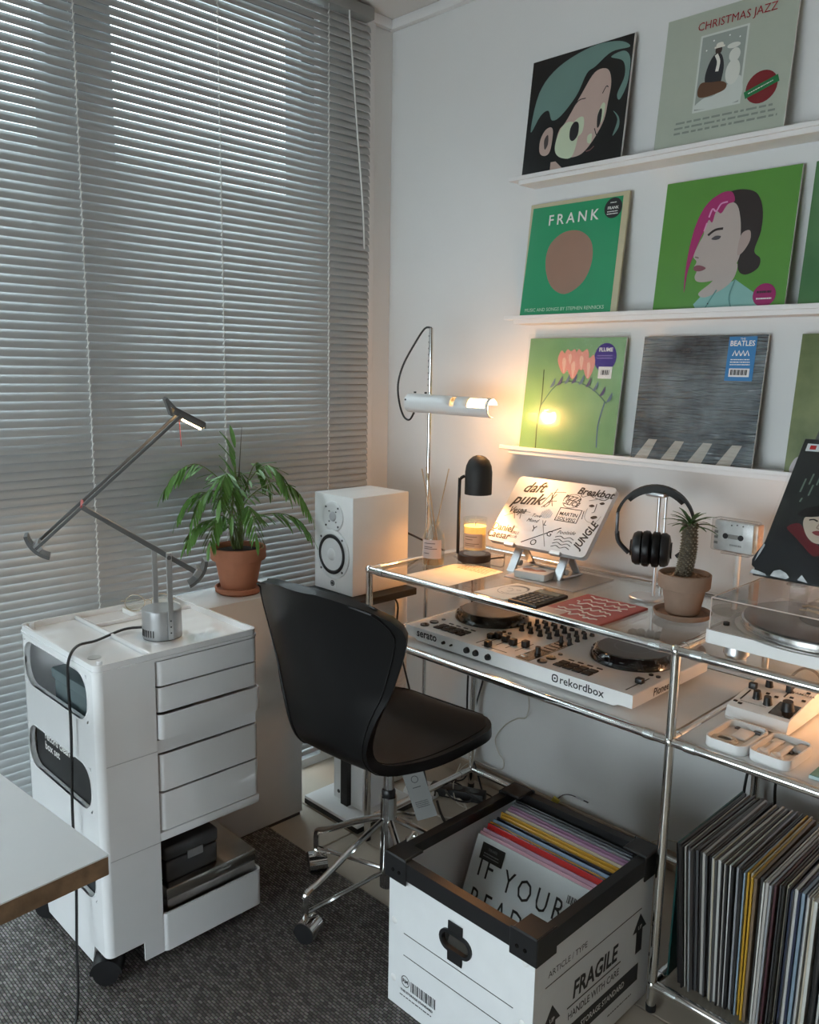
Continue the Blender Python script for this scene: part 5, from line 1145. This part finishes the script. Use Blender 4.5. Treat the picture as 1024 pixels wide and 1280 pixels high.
# cassette on a clear stand
t = thing('cassette_stand', 'clear acrylic post stand with round foot carrying the cassette player', 'stand', (1.350, -.178, GZ))
G().lathe([(0, 0), (.046, 0), (.047, .002), (.047, .007), (.045, .009), (0, .009)], n=36).build('foot', ACRYL, t)
G().cyl((0, 0, .009), (0, 0, .137), .0065, n=16).build('post', mat('frosted_acrylic', (.66, .62, .58), .25, spec=.6, var=.03), t)
G().bb((-.035, -.018, .136), (.030, .018, .141), .002).build('cradle', ACRYL, t)
t = thing('cassette_player', 'clear plastic cassette player held up on an acrylic post', 'player', (1.342, -.182, GZ+.1415), math.radians(-3))
G().bb((-.046, -.012, .002), (.046, .012, .070), .003).build('tape_shell', mat('milky_plastic', (.62, .64, .64), .25, coat=.5, var=.12, vscale=40), t)
G().bb((-.052, -.017, 0), (.052, .017, .075), .006, 3).build('clear_case', ACRYL, t)
for s in (-1, 1): G().cyl((s*.018, -.0122, .036), (s*.018, -.0135, .036), .0065, n=16).build('reel_hole', BLACK, t)
G().bb((-.012, -.0128, .031), (.012, -.0121, .041), .0003, 1).build('tape_window', mat('window_grey', (.30, .30, .29), .2, var=.1), t)
dashes(INKG, t, (.008, -.0127, .017), .03, .010, 1)
for x, z in ((-.005, .062), (.008, .064), (.022, .063)): G().cyl((x, -.0122, z), (x, -.0132, z), .0018, n=8).build('screw', DGREY, t)
G().bb((.046, -.014, .006), (.058, .014, .070), .003).build('battery_bay', mat('amber_plastic', (.62, .40, .26), .25, coat=.4, var=.2, vscale=60), t)
for z in (.015, .028, .040): G().bb((-.045, -.0125, z), (-.036, -.0121, z+.006)).build('mark', INKG, t, smooth=0)

# turntable
def turntable():
    x0, x1, y0, y1 = 1.443, 1.863, -.520, -.165; zb = GZ+.030
    t = thing('turntable', 'white turntable with black record under a clear dust cover', 'turntable', ((x0+x1)/2, (y0+y1)/2, GZ)); cx, cy = (x0+x1)/2, (y0+y1)/2
    w, d = x1-x0, y1-y0
    G().prism(rrect(w, d, .010, 4), .030, .056).build('plinth', WPLAST, t)
    for sx in (-1, 1):
        for sy in (-1, 1):
            f = G().lathe([(0, .0), (.019, 0), (.020, .002), (.020, .006), (.024, .007), (.024, .026), (.022, .030), (0, .030)], (sx*(w/2-.045), sy*(d/2-.048), 0), 24).build('foot', ALU, t)
    pc = (1.612-cx, -.362-cy)
    p = G().lathe([(0, .0565), (.152, .0565), (.1535, .058), (.1535, .061), (.151, .062), (.151, .065), (.1535, .066), (.1535, .071), (.150, .073), (0, .073)], (*pc, 0), 64).build('platter', mat('polished_alu', (.72, .73, .74), .18, 1, var=.03), t)
    lt = G().lathe([(.165, .0562), (.168, .0572), (.172, .0572), (.175, .0562)], (*pc, 0), 64, caps=False).build('platter_groove', mat('pale_grey_plastic', (.60, .61, .61), .3, var=.02), t)
    rec = G().lathe([(0, .0735), (.1495, .0735), (.150, .0745), (.1495, .0755), (0, .0758)], (*pc, 0), 64).build('record', mat('vinyl', (.012, .012, .013), .22, coat=.3, var=.05), p)
    G().lathe([(0, .0759), (.05, .0759), (.05, .0763), (0, .0764)], (*pc, 0), 40).build('record_label', mat('label_black', (.02, .018, .017), .5, var=.1), rec)
    G().lathe([(0, .076), (.0035, .076), (.003, .086), (0, .087)], (*pc, 0), 12).build('spindle', CHROME, p)
    sq = [[(-.075, .075), (-.06, .088), (-.03, .082), (.02, .086), (.07, .075)], [(-.07, .045), (-.04, .055), (.0, .062), (.03, .066)], [(-.06, .060), (-.02, .035), (.0, .015), (.04, -.02)], [(-.05, .05), (.0, .045), (.06, .045)], [(.0, .03), (.05, .025), (.09, .03)]]
    for q in sq: G().tube([(pc[0]+u, pc[1]+v, .0764) for u, v in q], .0022, 5, smooth=5).build('gold_squiggle', BRASS, rec)  # thin gold squiggles laid across the record
    # tonearm
    ta = G().lathe([(0, .056), (.026, .056), (.026, .066), (.014, .070), (.014, .092), (0, .094)], (w/2-.055, d/2-.07, 0), 24).build('tonearm_base', ALU, t)
    G().tube([(w/2-.055, d/2-.03, .086), (w/2-.055, d/2-.07, .086), (w/2-.058, -.03, .085), (w/2-.095, -.10, .080)], .0045, 8, smooth=4).build('tonearm', ALU, ta)
    G().cyl((-w/2+.018, d/2-.30, .056), (-w/2+.018, d/2-.30, .0625), .006, n=16).build('speed_knob', BLACK, t)
    # dust cover: five thin acrylic walls
    h0, h1, a, b, k = .0565, .118, w/2-.006, d/2-.008, .003
    g = G(); g.bb((-a, -b, h1-k), (a, b, h1)); g.bb((-a, -b, h0), (-a+k, b, h1-k)); g.bb((a-k, -b, h0), (a, b, h1-k)); g.bb((-a+k, b-k, h0), (a-k, b, h1-k))
    g.build('dust_cover', ACRYL, t); G().bb((-a, -b, h0), (a, -b+k, h1-k)).build('dust_cover_front', ACRYL, t)
    E_ = mat('acrylic_edge', (.72, .62, .56), .3, var=.03)
    for A_, B_ in (((-a, -b, h0), (-a, -b, h1)), ((-a, -b, h1), (a, -b, h1)), ((-a, -b, h1), (-a, b, h1))): G().tube([A_, B_], .0011, 5).build('cover_edge', E_, t)
    return cx, cy
turntable()
# dark sleeve leaning on a clear easel on the dust cover
zc = GZ+.118
t = thing('sleeve_easel', 'small clear acrylic easel standing on the dust cover', 'easel', (1.63, -.395, zc))
for sx in (-.05, .05):
    G().bb((sx-.016, -.045, 0), (sx+.016, .11, .004), .001, 1).build('foot', ACRYL, t); G().box((sx, .012, .075), (.032, .004, .175), (-.68, 0, 0), .001, 1).build('back_rest', ACRYL, t)
    G().box((sx, -.042, .022), (.032, .004, .042), (0, 0, 0), .001, 1).build('riser', ACRYL, t); G().box((sx, -.052, .040), (.032, .026, .004), None, .001, 1).build('hook', ACRYL, t)
o = G().bb((-.16, 0, 0), (.16, .006, .324), .001, 1).build('record_sleeve', sheet('night_print', (.012, .015, .017), (.030, .036, .038), 5, .35, .3, (14, 14, 40), .25), None, (1.652, -.440, zc+.042), (-.682, 0, 0), smooth=0)
tag(o, 'black record sleeve with a pale face and red collar on the clear easel', 'record')
flat('cover_art', [(ink(34, 37, 42), blob([(.02, .03), (.0, .22), (.04, .32), (.12, .36), (.30, .26), (.50, .20), (.62, .03)])), (ink(104, 32, 42), blob([(.095, .345), (.15, .385), (.20, .345), (.27, .28), (.34, .22), (.30, .18), (.22, .24), (.16, .29)])),
    (ink(206, 186, 168), blob([(.175, .40), (.19, .44), (.30, .46), (.40, .43), (.41, .34), (.36, .28), (.29, .265), (.24, .29), (.20, .34)])), (ink(24, 22, 24), blob([(.13, .44), (.16, .49), (.28, .53), (.42, .50), (.46, .38), (.42, .43), (.30, .455), (.20, .435)])), (ink(140, 60, 64), blob([(.245, .335), (.27, .350), (.31, .345), (.315, .33), (.28, .318)])), (ink(50, 36, 32), stroke([(.205, .415), (.23, .422), (.255, .412)], .010)), (ink(50, 36, 32), stroke([(.31, .42), (.335, .427), (.36, .417)], .010)), (ink(160, 132, 118), stroke([(.275, .41), (.262, .37), (.28, .362)], .007))]
    + [(ink(120, 142, 128), stroke([(x, z0), (x-.006, z1)], .010, 1)) for x, z0, z1 in ((.10, .70, .60), (.135, .74, .66), (.155, .66, .58), (.18, .78, .66), (.12, .56, .53), (.21, .72, .62), (.24, .80, .70))], o, .32, .324)
s_ = G().bb((-.013, -.0006, -.009), (.013, 0, .009)).build('sticker', CARD, o, (-.137, -.0008, .302), smooth=0); G().bb((-.006, -.0009, -.005), (.006, -.0007, .005)).build('red_mark', ink(190, 40, 40), s_, smooth=0)
G().bb((-.164, -.0028, -.004), (.164, -.0022, .328)).build('plastic_cover', SLEEVE, o, smooth=0)
CR = sheet('crumpled_plastic', (.42, .46, .48), (.70, .74, .76), 40, .12, 1, (80, 80, 80), .8)
flat('plastic_crease', [(CR, [(.0, .0), (.01, .028), (.05, .022), (.09, .012), (.10, .0)]), (CR, [(.12, .005), (.13, .04), (.16, .055), (.20, .04), (.225, .015), (.21, .0)]), (CR, [(.27, .008), (.285, .045), (.31, .02), (.33, .0)]), (CR, [(.005, .08), (.02, .14), (.03, .20), (.02, .21), (.008, .15)])], o, .33, .324, -.0032)

# ---------------------------------------------------------------- DJ controller
def controller():
    x0, x1, y0, y1 = .578, 1.272, -.468, -.120; cx, cy = (x0+x1)/2, (y0+y1)/2; w, d = x1-x0, y1-y0; zt = .044
    t = thing('dj_controller', 'white two deck DJ controller with black jog wheels on the rack shelf', 'DJ controller', (cx, cy, SZ))
    DW = mat('controller_white', (.77, .77, .76), .35, coat=.1, var=.015)
    G().prism([(-w/2, .014), (-w/2, zt-.002), (-w/2+.002, zt), (w/2-.002, zt), (w/2, zt-.002), (w/2, .014), (w/2-.035, .014), (w/2-.045, .008), (-w/2+.045, .008), (-w/2+.035, .014)], -d/2, d/2, lambda u, v, h: (u, h, v)).build('body', DW, t)
    for sx in (-1, 1):
        for sy in (-1, 1): G().cyl((sx*(w/2-.07), sy*(d/2-.04), 0), (sx*(w/2-.07), sy*(d/2-.04), .0085), .014, n=16).build('foot', BLACK, t)
    PAN = mat('deck_panel', (.72, .70, .69), .4, var=.02)
    Z = zt
    def knob(x, y, r=.0065, h=.017, par=t, z=Z):
        o = G().lathe([(0, 0), (r*1.15, 0), (r*1.1, .004), (r*.85, .006), (r*.8, h), (0, h)], (x, y, z), 16).build('knob', BLACK, par); return o
    def but(x, y, a, b, h=.0025, m=BLACK, name='button'): return G().bb((x-a, y-b, Z-.001), (x+a, y+b, Z+h), .0012, 1).build(name, m, t)
    for s in (-1, 1):
        jx = s*.222-.004; jy = .045; R = .103
        j = bpy.data.objects.new('jog_wheel', None); COL.objects.link(j); j.parent = t; j.location = (jx, jy, Z); j.empty_display_size = .03
        G().lathe([(0, 0), (R, 0), (R+.001, .003), (R-.002, .012), (R-.013, .024), (R-.016, .025), (0, .0245)], n=56).build('rim', BGLOSS, j)
        G().lathe([(0, .025), (R-.017, .025), (R-.018, .0265), (.045, .0268), (0, .0268)], n=56).build('platter', mat('jog_platter', (.035, .032, .030), .28, coat=.3, var=.1), j)
        G().lathe([(.043, .0269), (.045, .0271), (.047, .0269)], n=40, caps=False).build('platter_ring', DGREY, j)
        for k in range(24):
            a = 2*PI*k/24; G().box(((R-.006)*math.cos(a), (R-.006)*math.sin(a), .017), (.006, .012, .004), (0, .75, a), .001, 1).build('grip', BGLOSS, j)
        ox = -.322 if s < 0 else .068
        for c in range(4):
            for r in range(2): but(ox+.058+c*.0262, -.114+r*.0235-.02, .0112, .0098, .003, BMATTE, 'pad')
        for c in range(4): but(ox+.060+c*.0262, -.070-.014, .008, .0028, .0018)
        for k, yy in enumerate((-.145, -.108)): G().lathe([(0, 0), (.0125, 0), (.0125, .003), (.0115, .004), (0, .004)], (ox+.018, yy, Z), 24).build('cue_button', BGLOSS, t)
        G().lathe([(0, 0), (.006, 0), (.006, .003), (0, .003)], (ox+.018, -.07, Z), 16).build('cue_button', BGLOSS, t)
        fx = ox+.214-.004 if s < 0 else .318
        sl = G().bb((fx-.0015, -.155, Z-.0004), (fx+.0015, -.055, Z+.0004)).build('slider_slot', BLACK, t); G().bb((fx-.009, -.105, Z), (fx+.009, -.088, Z+.013), .003).build('slider_cap', BLACK, sl)
        for k in (0, 1): G().cyl((fx+.0-.008+.018*k, -.032, Z), (fx-.008+.018*k, -.032, Z+.003), .0055, n=14).build('round_button', BLACK, t)
    # mixer section
    mx = -.022
    for c in range(4):
        for r in range(4): knob(mx-.075+c*.030, .115-r*.034, .0068, .018)
    for c in range(2):
        for r in range(4): knob(mx+.052+c*.026, .115-r*.034, .006, .016)
    for c in range(4):
        x = mx-.075+c*.030; s_ = G().bb((x-.0012, -.130, Z-.0004), (x+.0012, -.055, Z+.0004)).build('fader_slot', BLACK, t); yy = (-.085, -.092, -.100, -.088)[c]
        G().bb((x-.0085, yy-.009, Z), (x+.0085, yy+.009, Z+.018), .003).build('fader_cap', BLACK, s_)
    s_ = G().bb((mx-.07, -.158, Z-.0004), (mx+.01, -.155, Z+.0004)).build('fader_slot', BLACK, t); G().bb((mx-.058, -.165, Z), (mx-.042, -.148, Z+.016), .003).build('fader_cap', BLACK, s_)
    G().bb((mx+.043, -.165, Z-.0002), (mx+.085, .02, Z+.0012), .0005, 1).build('display_strip', mat('smoke_panel', (.03, .026, .024), .12, coat=.4, var=.05), t)
    knob(mx+.073, -.115, .008, .022); but(mx+.055, -.145, .008, .006, .003, ALU)
    for r in range(4): but(mx+.064, -.075+r*.022, .016, .005, .0025, BGLOSS)
    # front edge: knobs and lettering
    for x, r in ((-.205, .0045), (-.178, .0028), (-.125, .0085), (-.095, .0085), (-.055, .0085)):
        M = Matrix(((1, 0, 0), (0, 0, -1), (0, 1, 0)))
        G().lathe([(0, 0), (r, 0), (r*.9, .006), (r*.8, .008), (0, .008)], (x, -d/2, .026), 16, M).build('front_knob', BLACK, t)
    text('serato', .030, INK, t, (-.268, -d/2-.0006, .030), UP, bold=.022, sx=.95)
    lg = text('rekordbox', .027, INK, t, (.158, -d/2-.0006, .0265), UP, bold=.012, align='LEFT', sx=1.0)
    G().ring(rrect(.017, .019, .006, 3, .145, .027), rrect(.011, .013, .004, 3, .145, .027), 0, .0005, lambda u, v, h: (u, -d/2-h, v)).build('logo', INK, t, smooth=0)
    G().prism(ellip(.145, .027, .0025, .0025, 12), 0, .0005, lambda u, v, h: (u, -d/2-h, v)).build('logo_dot', INK, t, smooth=0)
    text('Pioneer DJ', .026, INK, t, (w/2+.0006, -.03, .027), (PI/2, 0, PI/2), shear=.15, bold=.015)
controller()

# ---------------------------------------------------------------- small mixer, earphone cases, book
def mixer():
    x0, x1, y0, y1 = 1.420, 1.549, -.338, -.150; w, d = x1-x0, y1-y0
    t = thing('audio_mixer', 'small white audio mixer with black knobs on the rack shelf', 'mixer', ((x0+x1)/2, (y0+y1)/2, SZ))
    G().prism([(-d/2, .004), (-d/2-.004, .012), (-d/2+.004, .032), (-d/2+.012, .036), (d/2, .058), (d/2, .004)], -w/2, w/2, lambda u, v, h: (h, u, v)).build('body', WPLAST, t)
    for sx in (-1, 1):
        for y in (-.07, .07): G().cyl((sx*.05, y, 0), (sx*.05, y, .005), .008, n=12).build('foot', BLACK, t)
    sl = (.058-.036)/(d-.012); zf = lambda y: .036+(y+d/2-.012)*sl; rx = math.atan(sl)
    def kn(x, y, r, h, name='knob'): return G().lathe([(0, 0), (r*1.1, 0), (r, .003), (r*.8, h), (0, h)], None or (0, 0, 0), 16).build(name, BLACK, t, (x, y, zf(y)), (rx, 0, 0))
    kn(.002, -.045, .009, .018); kn(-.026, -.032, .009, .018); kn(-.028, .035, .008, .020); kn(.044, -.045, .013, .020)
    G().box((.040, -.050, zf(-.05)+.0006), (.044, .062, .001), (rx, 0, 0)).build('dark_panel', mat('smoke_panel'), t)
    s_ = G().box((.016, .035, zf(.035)+.0004), (.003, .06, .001), (rx, 0, 0)).build('fader_slot', BLACK, t); G().bb((.010, .026, zf(.03)), (.022, .040, zf(.03)+.026), .002).build('fader_cap', BLACK, s_)
    s_ = G().box((-.052, -.030, zf(-.03)+.0004), (.003, .05, .001), (rx, 0, 0)).build('fader_slot', BLACK, t); G().bb((-.060, .0, zf(.0)), (-.044, .014, zf(.0)+.014), .002).build('fader_cap', BLACK, s_)
    for x, y in ((-.056, -.07), (-.044, -.075), (-.016, .0), (.004, -.005), (.03, .01), (.05, .05), (.055, .01)): G().box((x, y, zf(y)+.0012), (.008, .006, .0024), (rx, 0, 0), .0006, 1).build('button', BLACK, t)
    for x, y in ((-.05, .075), (-.02, .078), (.03, .08), (.055, .078)): G().cyl((x, y, zf(y)-.002), (x, y, zf(y)+.003), .006, n=14).build('jack', DGREY, t)
    text('YAMAHA', .0115, INK, t, (.045, .035, zf(.035)+.0018), (rx, 0, 0), bold=.01)
    G().ring(ellip(.018+.003, .035, .0045, .0045, 16), ellip(.021, .035, .0035, .0035, 16), 0, .0008, lambda u, v, h: (u, v, zf(.035)+h)).build('logo', INK, t, smooth=0)
    dashes(INKG, t, (-.02, -.062, zf(-.062)+.001), .06, .006, 1, (rx, 0, 0))
    c = G().tube([(1.47, -.148, SZ+.035), (1.47, -.12, SZ+.055), (1.49, -.10, SZ+.075), (1.52, -.09, SZ+.06), (1.53, -.088, SZ+.008)], .003, 8, smooth=6).build('mixer_cable', BLACK); tag(c, 'short black cable looping behind the small mixer', 'cable')
mixer()
def case(x, y, label, kind, rz=0, w=.082, d=.125):
    t = thing('earphone_case', label, 'case', (x, y, SZ), rz, 'white earphone cases on the rack shelf')
    g = G(); o_, i_ = rrect(w, d, .018, 5), rrect(w-.007, d-.007, .015, 5)
    g.ring(o_, i_, .002, .021); g.prism(rrect(w-.002, d-.002, .017, 5), 0, .004); g.build('tray', WPLAST, t)
    G().prism(rrect(w-.0075, d-.0075, .0145, 5), .004, .0085).build('insert', mat('insert_grey', (.66, .66, .65), .5, var=.03), t)
    if kind == 0:
        for k in range(3): G().tube([(-.012+(.024-.004*k)*math.cos(a), -.028+(.020-.004*k)*math.sin(a), .0115+.001*k) for a in [2*PI*i/24 for i in range(24)]], .0022, 6, True).build('coiled_cable', WCABLE, t)
        G().bb((-.012, -.004, .0085), (.018, .045, .014), .003).build('plug_block', WPLAST, t); G().bb((.022, -.03, .0085), (.034, .04, .0125), .002).build('divider', WPLAST, t)
        G().bb((-.020, .03, .014), (-.012, .042, .0165), .001).build('jack', DGREY, t); G().bb((.012, .046, .0085), (.026, .053, .014), .001).build('jack', DGREY, t)
    else:
        for sx in (-.018, .008):
            e = G().lathe([(0, .009), (.011, .009), (.0125, .014), (.010, .020), (.007, .021), (.006, .0205), (0, .018)], (sx, -.038, 0), 18).build('earbud', WPLAST, t)
            G().bb((sx-.006, -.03, .010), (sx+.006, .03, .017), .004).build('earbud_stem', WPLAST, e)
        G().bb((.014, .015, .0085), (.034, .050, .018), .004).build('plug_block', mat('plug_grey'), t); G().bb((.012, .004, .0085), (.020, .014, .013), .001).build('jack', DGREY, t); G().bb((-.034, .03, .0085), (-.012, .05, .013), .003).build('divider', WPLAST, t)
case(1.487, -.432, 'white open earphone case with a coiled lead, left of the two', 0, math.radians(-1))
case(1.573, -.430, 'white open earphone case with two earbuds, right of the two', 1, math.radians(-2), .080, .122)
o = G().bb((-.06, -.07, 0), (.06, .07, .008), .0008, 1).build('teal_book', mat('teal_cover', (.10, .30, .28), .4, var=.3, vscale=30), None, (1.705, -.412, SZ), None, smooth=0); tag(o, 'small teal covered book at the right end of the rack shelf', 'book')
G().bb((-.0605, -.0705, .001), (.059, -.07, .007)).build('pages', mat('pale_cyan_page', (.55, .70, .72), .6, var=.03), o, smooth=0)

# ---------------------------------------------------------------- wall outlet with plugs, cables on the floor
t = thing('wall_outlet', 'white double wall outlet low behind the filed records', 'outlet', (1.40, -.0002, .40))
G().bb((-.075, -.010, -.04), (.075, 0, .04), .003).build('plate', WPLAST, t)
for s in (-1, 1): G().cyl((s*.035, -.010, 0), (s*.035, -.012, 0), .02, n=20).build('socket', DGREY, t)
for s, l in ((-1, 'black power plug in the wall outlet, left one'), (1, 'black power plug in the wall outlet, right one')):
    p = thing('power_plug', l, 'plug', (1.40+s*.035, -.0125, .40), 0, 'plugs in the wall outlet')
    G().cyl((0, 0, 0), (0, -.035, -.004), .019, .015, n=18).build('plug_body', BLACK, p); G().tube([(0, -.03, -.006), (0, -.045, -.03), (.005*s, -.045, -.10), (.02*s, -.035, -.30), (.03*s, -.03, -.39)], .0035, 8, smooth=5).build('cord', BLACK, p)
def cable(pts, r, m, label, name='cable', k=7):
    return tag(G().tube(pts, r, 8, smooth=k).build(name, m), label, 'cable')
cable([(.515, -.030, .60), (.505, -.034, .44), (.497, -.034, .374), (.479, -.034, .309), (.463, -.034, .245), (.457, -.034, .194), (.460, -.034, .124), (.452, -.034, .07), (.44, -.05, .012), (.40, -.09, .004)], .0028, BLACK, 'black power cable dropping behind the back corner of the rack')
cable([(.675, -.015, .60), (.672, -.015, .48), (.669, -.015, .411), (.665, -.015, .361), (.667, -.015, .32), (.656, -.015, .285), (.624, -.015, .272), (.586, -.015, .244), (.552, -.015, .203), (.540, -.015, .171), (.555, -.015, .135), (.575, -.015, .118), (.579, -.016, .098), (.570, -.018, .083), (.534, -.018, .073), (.493, -.020, .075), (.452, -.024, .071), (.42, -.06, .03), (.44, -.10, .004)], .0019, WCABLE, 'thin white cable curling down the wall under the controller')
cable([(.455, -.085, .085), (.475, -.14, .04), (.52, -.17, .005), (.58, -.16, .003), (.60, -.13, .003), (.585, -.10, .003)], .002, WCABLE, 'white cable hanging in a loop near the rack back foot')
cable([(.47, -.15, .006), (.44, -.19, .005), (.46, -.25, .005), (.53, -.27, .005), (.58, -.24, .005), (.57, -.18, .005), (.51, -.15, .005), (.47, -.17, .012)], .0035, WCABLE, 'thick white cable coil on the floor under the chair')
cable([(.48, -.22, .012), (.55, -.27, .006), (.66, -.33, .005), (.78, -.40, .005), (.88, -.43, .005), (1.0, -.44, .005), (1.3, -.36, .005)], .0042, BLACK, 'thick black mains cable running across the tiles behind the box')
cable([(.43, -.12, .010), (.47, -.17, .028), (.53, -.20, .032), (.56, -.16, .020), (.52, -.11, .012), (.45, -.10, .020), (.42, -.15, .026), (.46, -.21, .02)], .003, BLACK, 'tangled black cable heaped behind the swivel chair')
cable([(.50, -.10, .02), (.54, -.15, .04), (.60, -.14, .03), (.59, -.08, .015), (.53, -.07, .012)], .0026, BLACK, 'small loop of black cable beside the power strip')
t = thing('power_strip', 'black power strip on the floor among the cables', 'power strip', (.49, -.135, .0004), math.radians(25))
G().bb((-.09, -.022, 0), (.09, .022, .030), .004).build('body', BLACK, t)
for i in range(3): G().cyl((-.055+.055*i, 0, .030), (-.055+.055*i, 0, .0315), .016, n=18).build('socket', DGREY, t)
t = thing('loose_plug_cable', 'short grey audio cable with yellow tag lying over the skirting', 'cable', (.80, -.022, .062))
G().tube([(-.01, 0, .004), (.01, -.002, .028), (.035, -.002, .040), (.06, 0, .041)], .0016, 7, smooth=5).build('wire', DGREY, t); G().cyl((.058, 0, .041), (.085, 0, .040), .0032, n=10).build('jack_sleeve', ALU, t); G().cyl((.085, 0, .040), (.100, 0, .0395), .0022, n=8).build('jack_tip', DGREY, t)
G().box((-.012, -.004, .002), (.022, .006, .026), (.2, .5, .3), .002).build('yellow_tag', mat('yellow_tag', (.62, .50, .08), .5, var=.1), t)
cable([(1.10, -.016, .06), (1.14, -.014, .085), (1.20, -.012, .095), (1.22, -.016, .07), (1.23, -.03, .004)], .0016, WCABLE, 'thin white cable poking up over the skirting behind the box')

# ---------------------------------------------------------------- warm globe lamp at the right end of the middle shelf
t = thing('globe_lamp', 'small glowing globe lamp on the rack shelf behind the teal book', 'lamp', (1.80, -.112, SZ))
G().lathe([(0, 0), (.040, 0), (.041, .003), (.041, .014), (.038, .017), (.016, .020), (.014, .030), (0, .030)], n=28).build('base', ALU, t)
G().lathe([(.013, .029), (.030, .036), (.044, .052), (.050, .074), (.044, .097), (.028, .114), (.010, .121), (0, .122)], n=28, caps=False).build('globe', mat('globe_glow', (1, .85, .7), .5, emit=(1, .52, .24), estr=7), t)
lt = bpy.data.lights.new('globe_light', 'POINT'); lt.energy = 5; lt.color = (1, .52, .27); lt.shadow_soft_size = .05
lo = bpy.data.objects.new('globe_light', lt); COL.objects.link(lo); lo.parent = t; lo.location = (-.0, 0, .18)
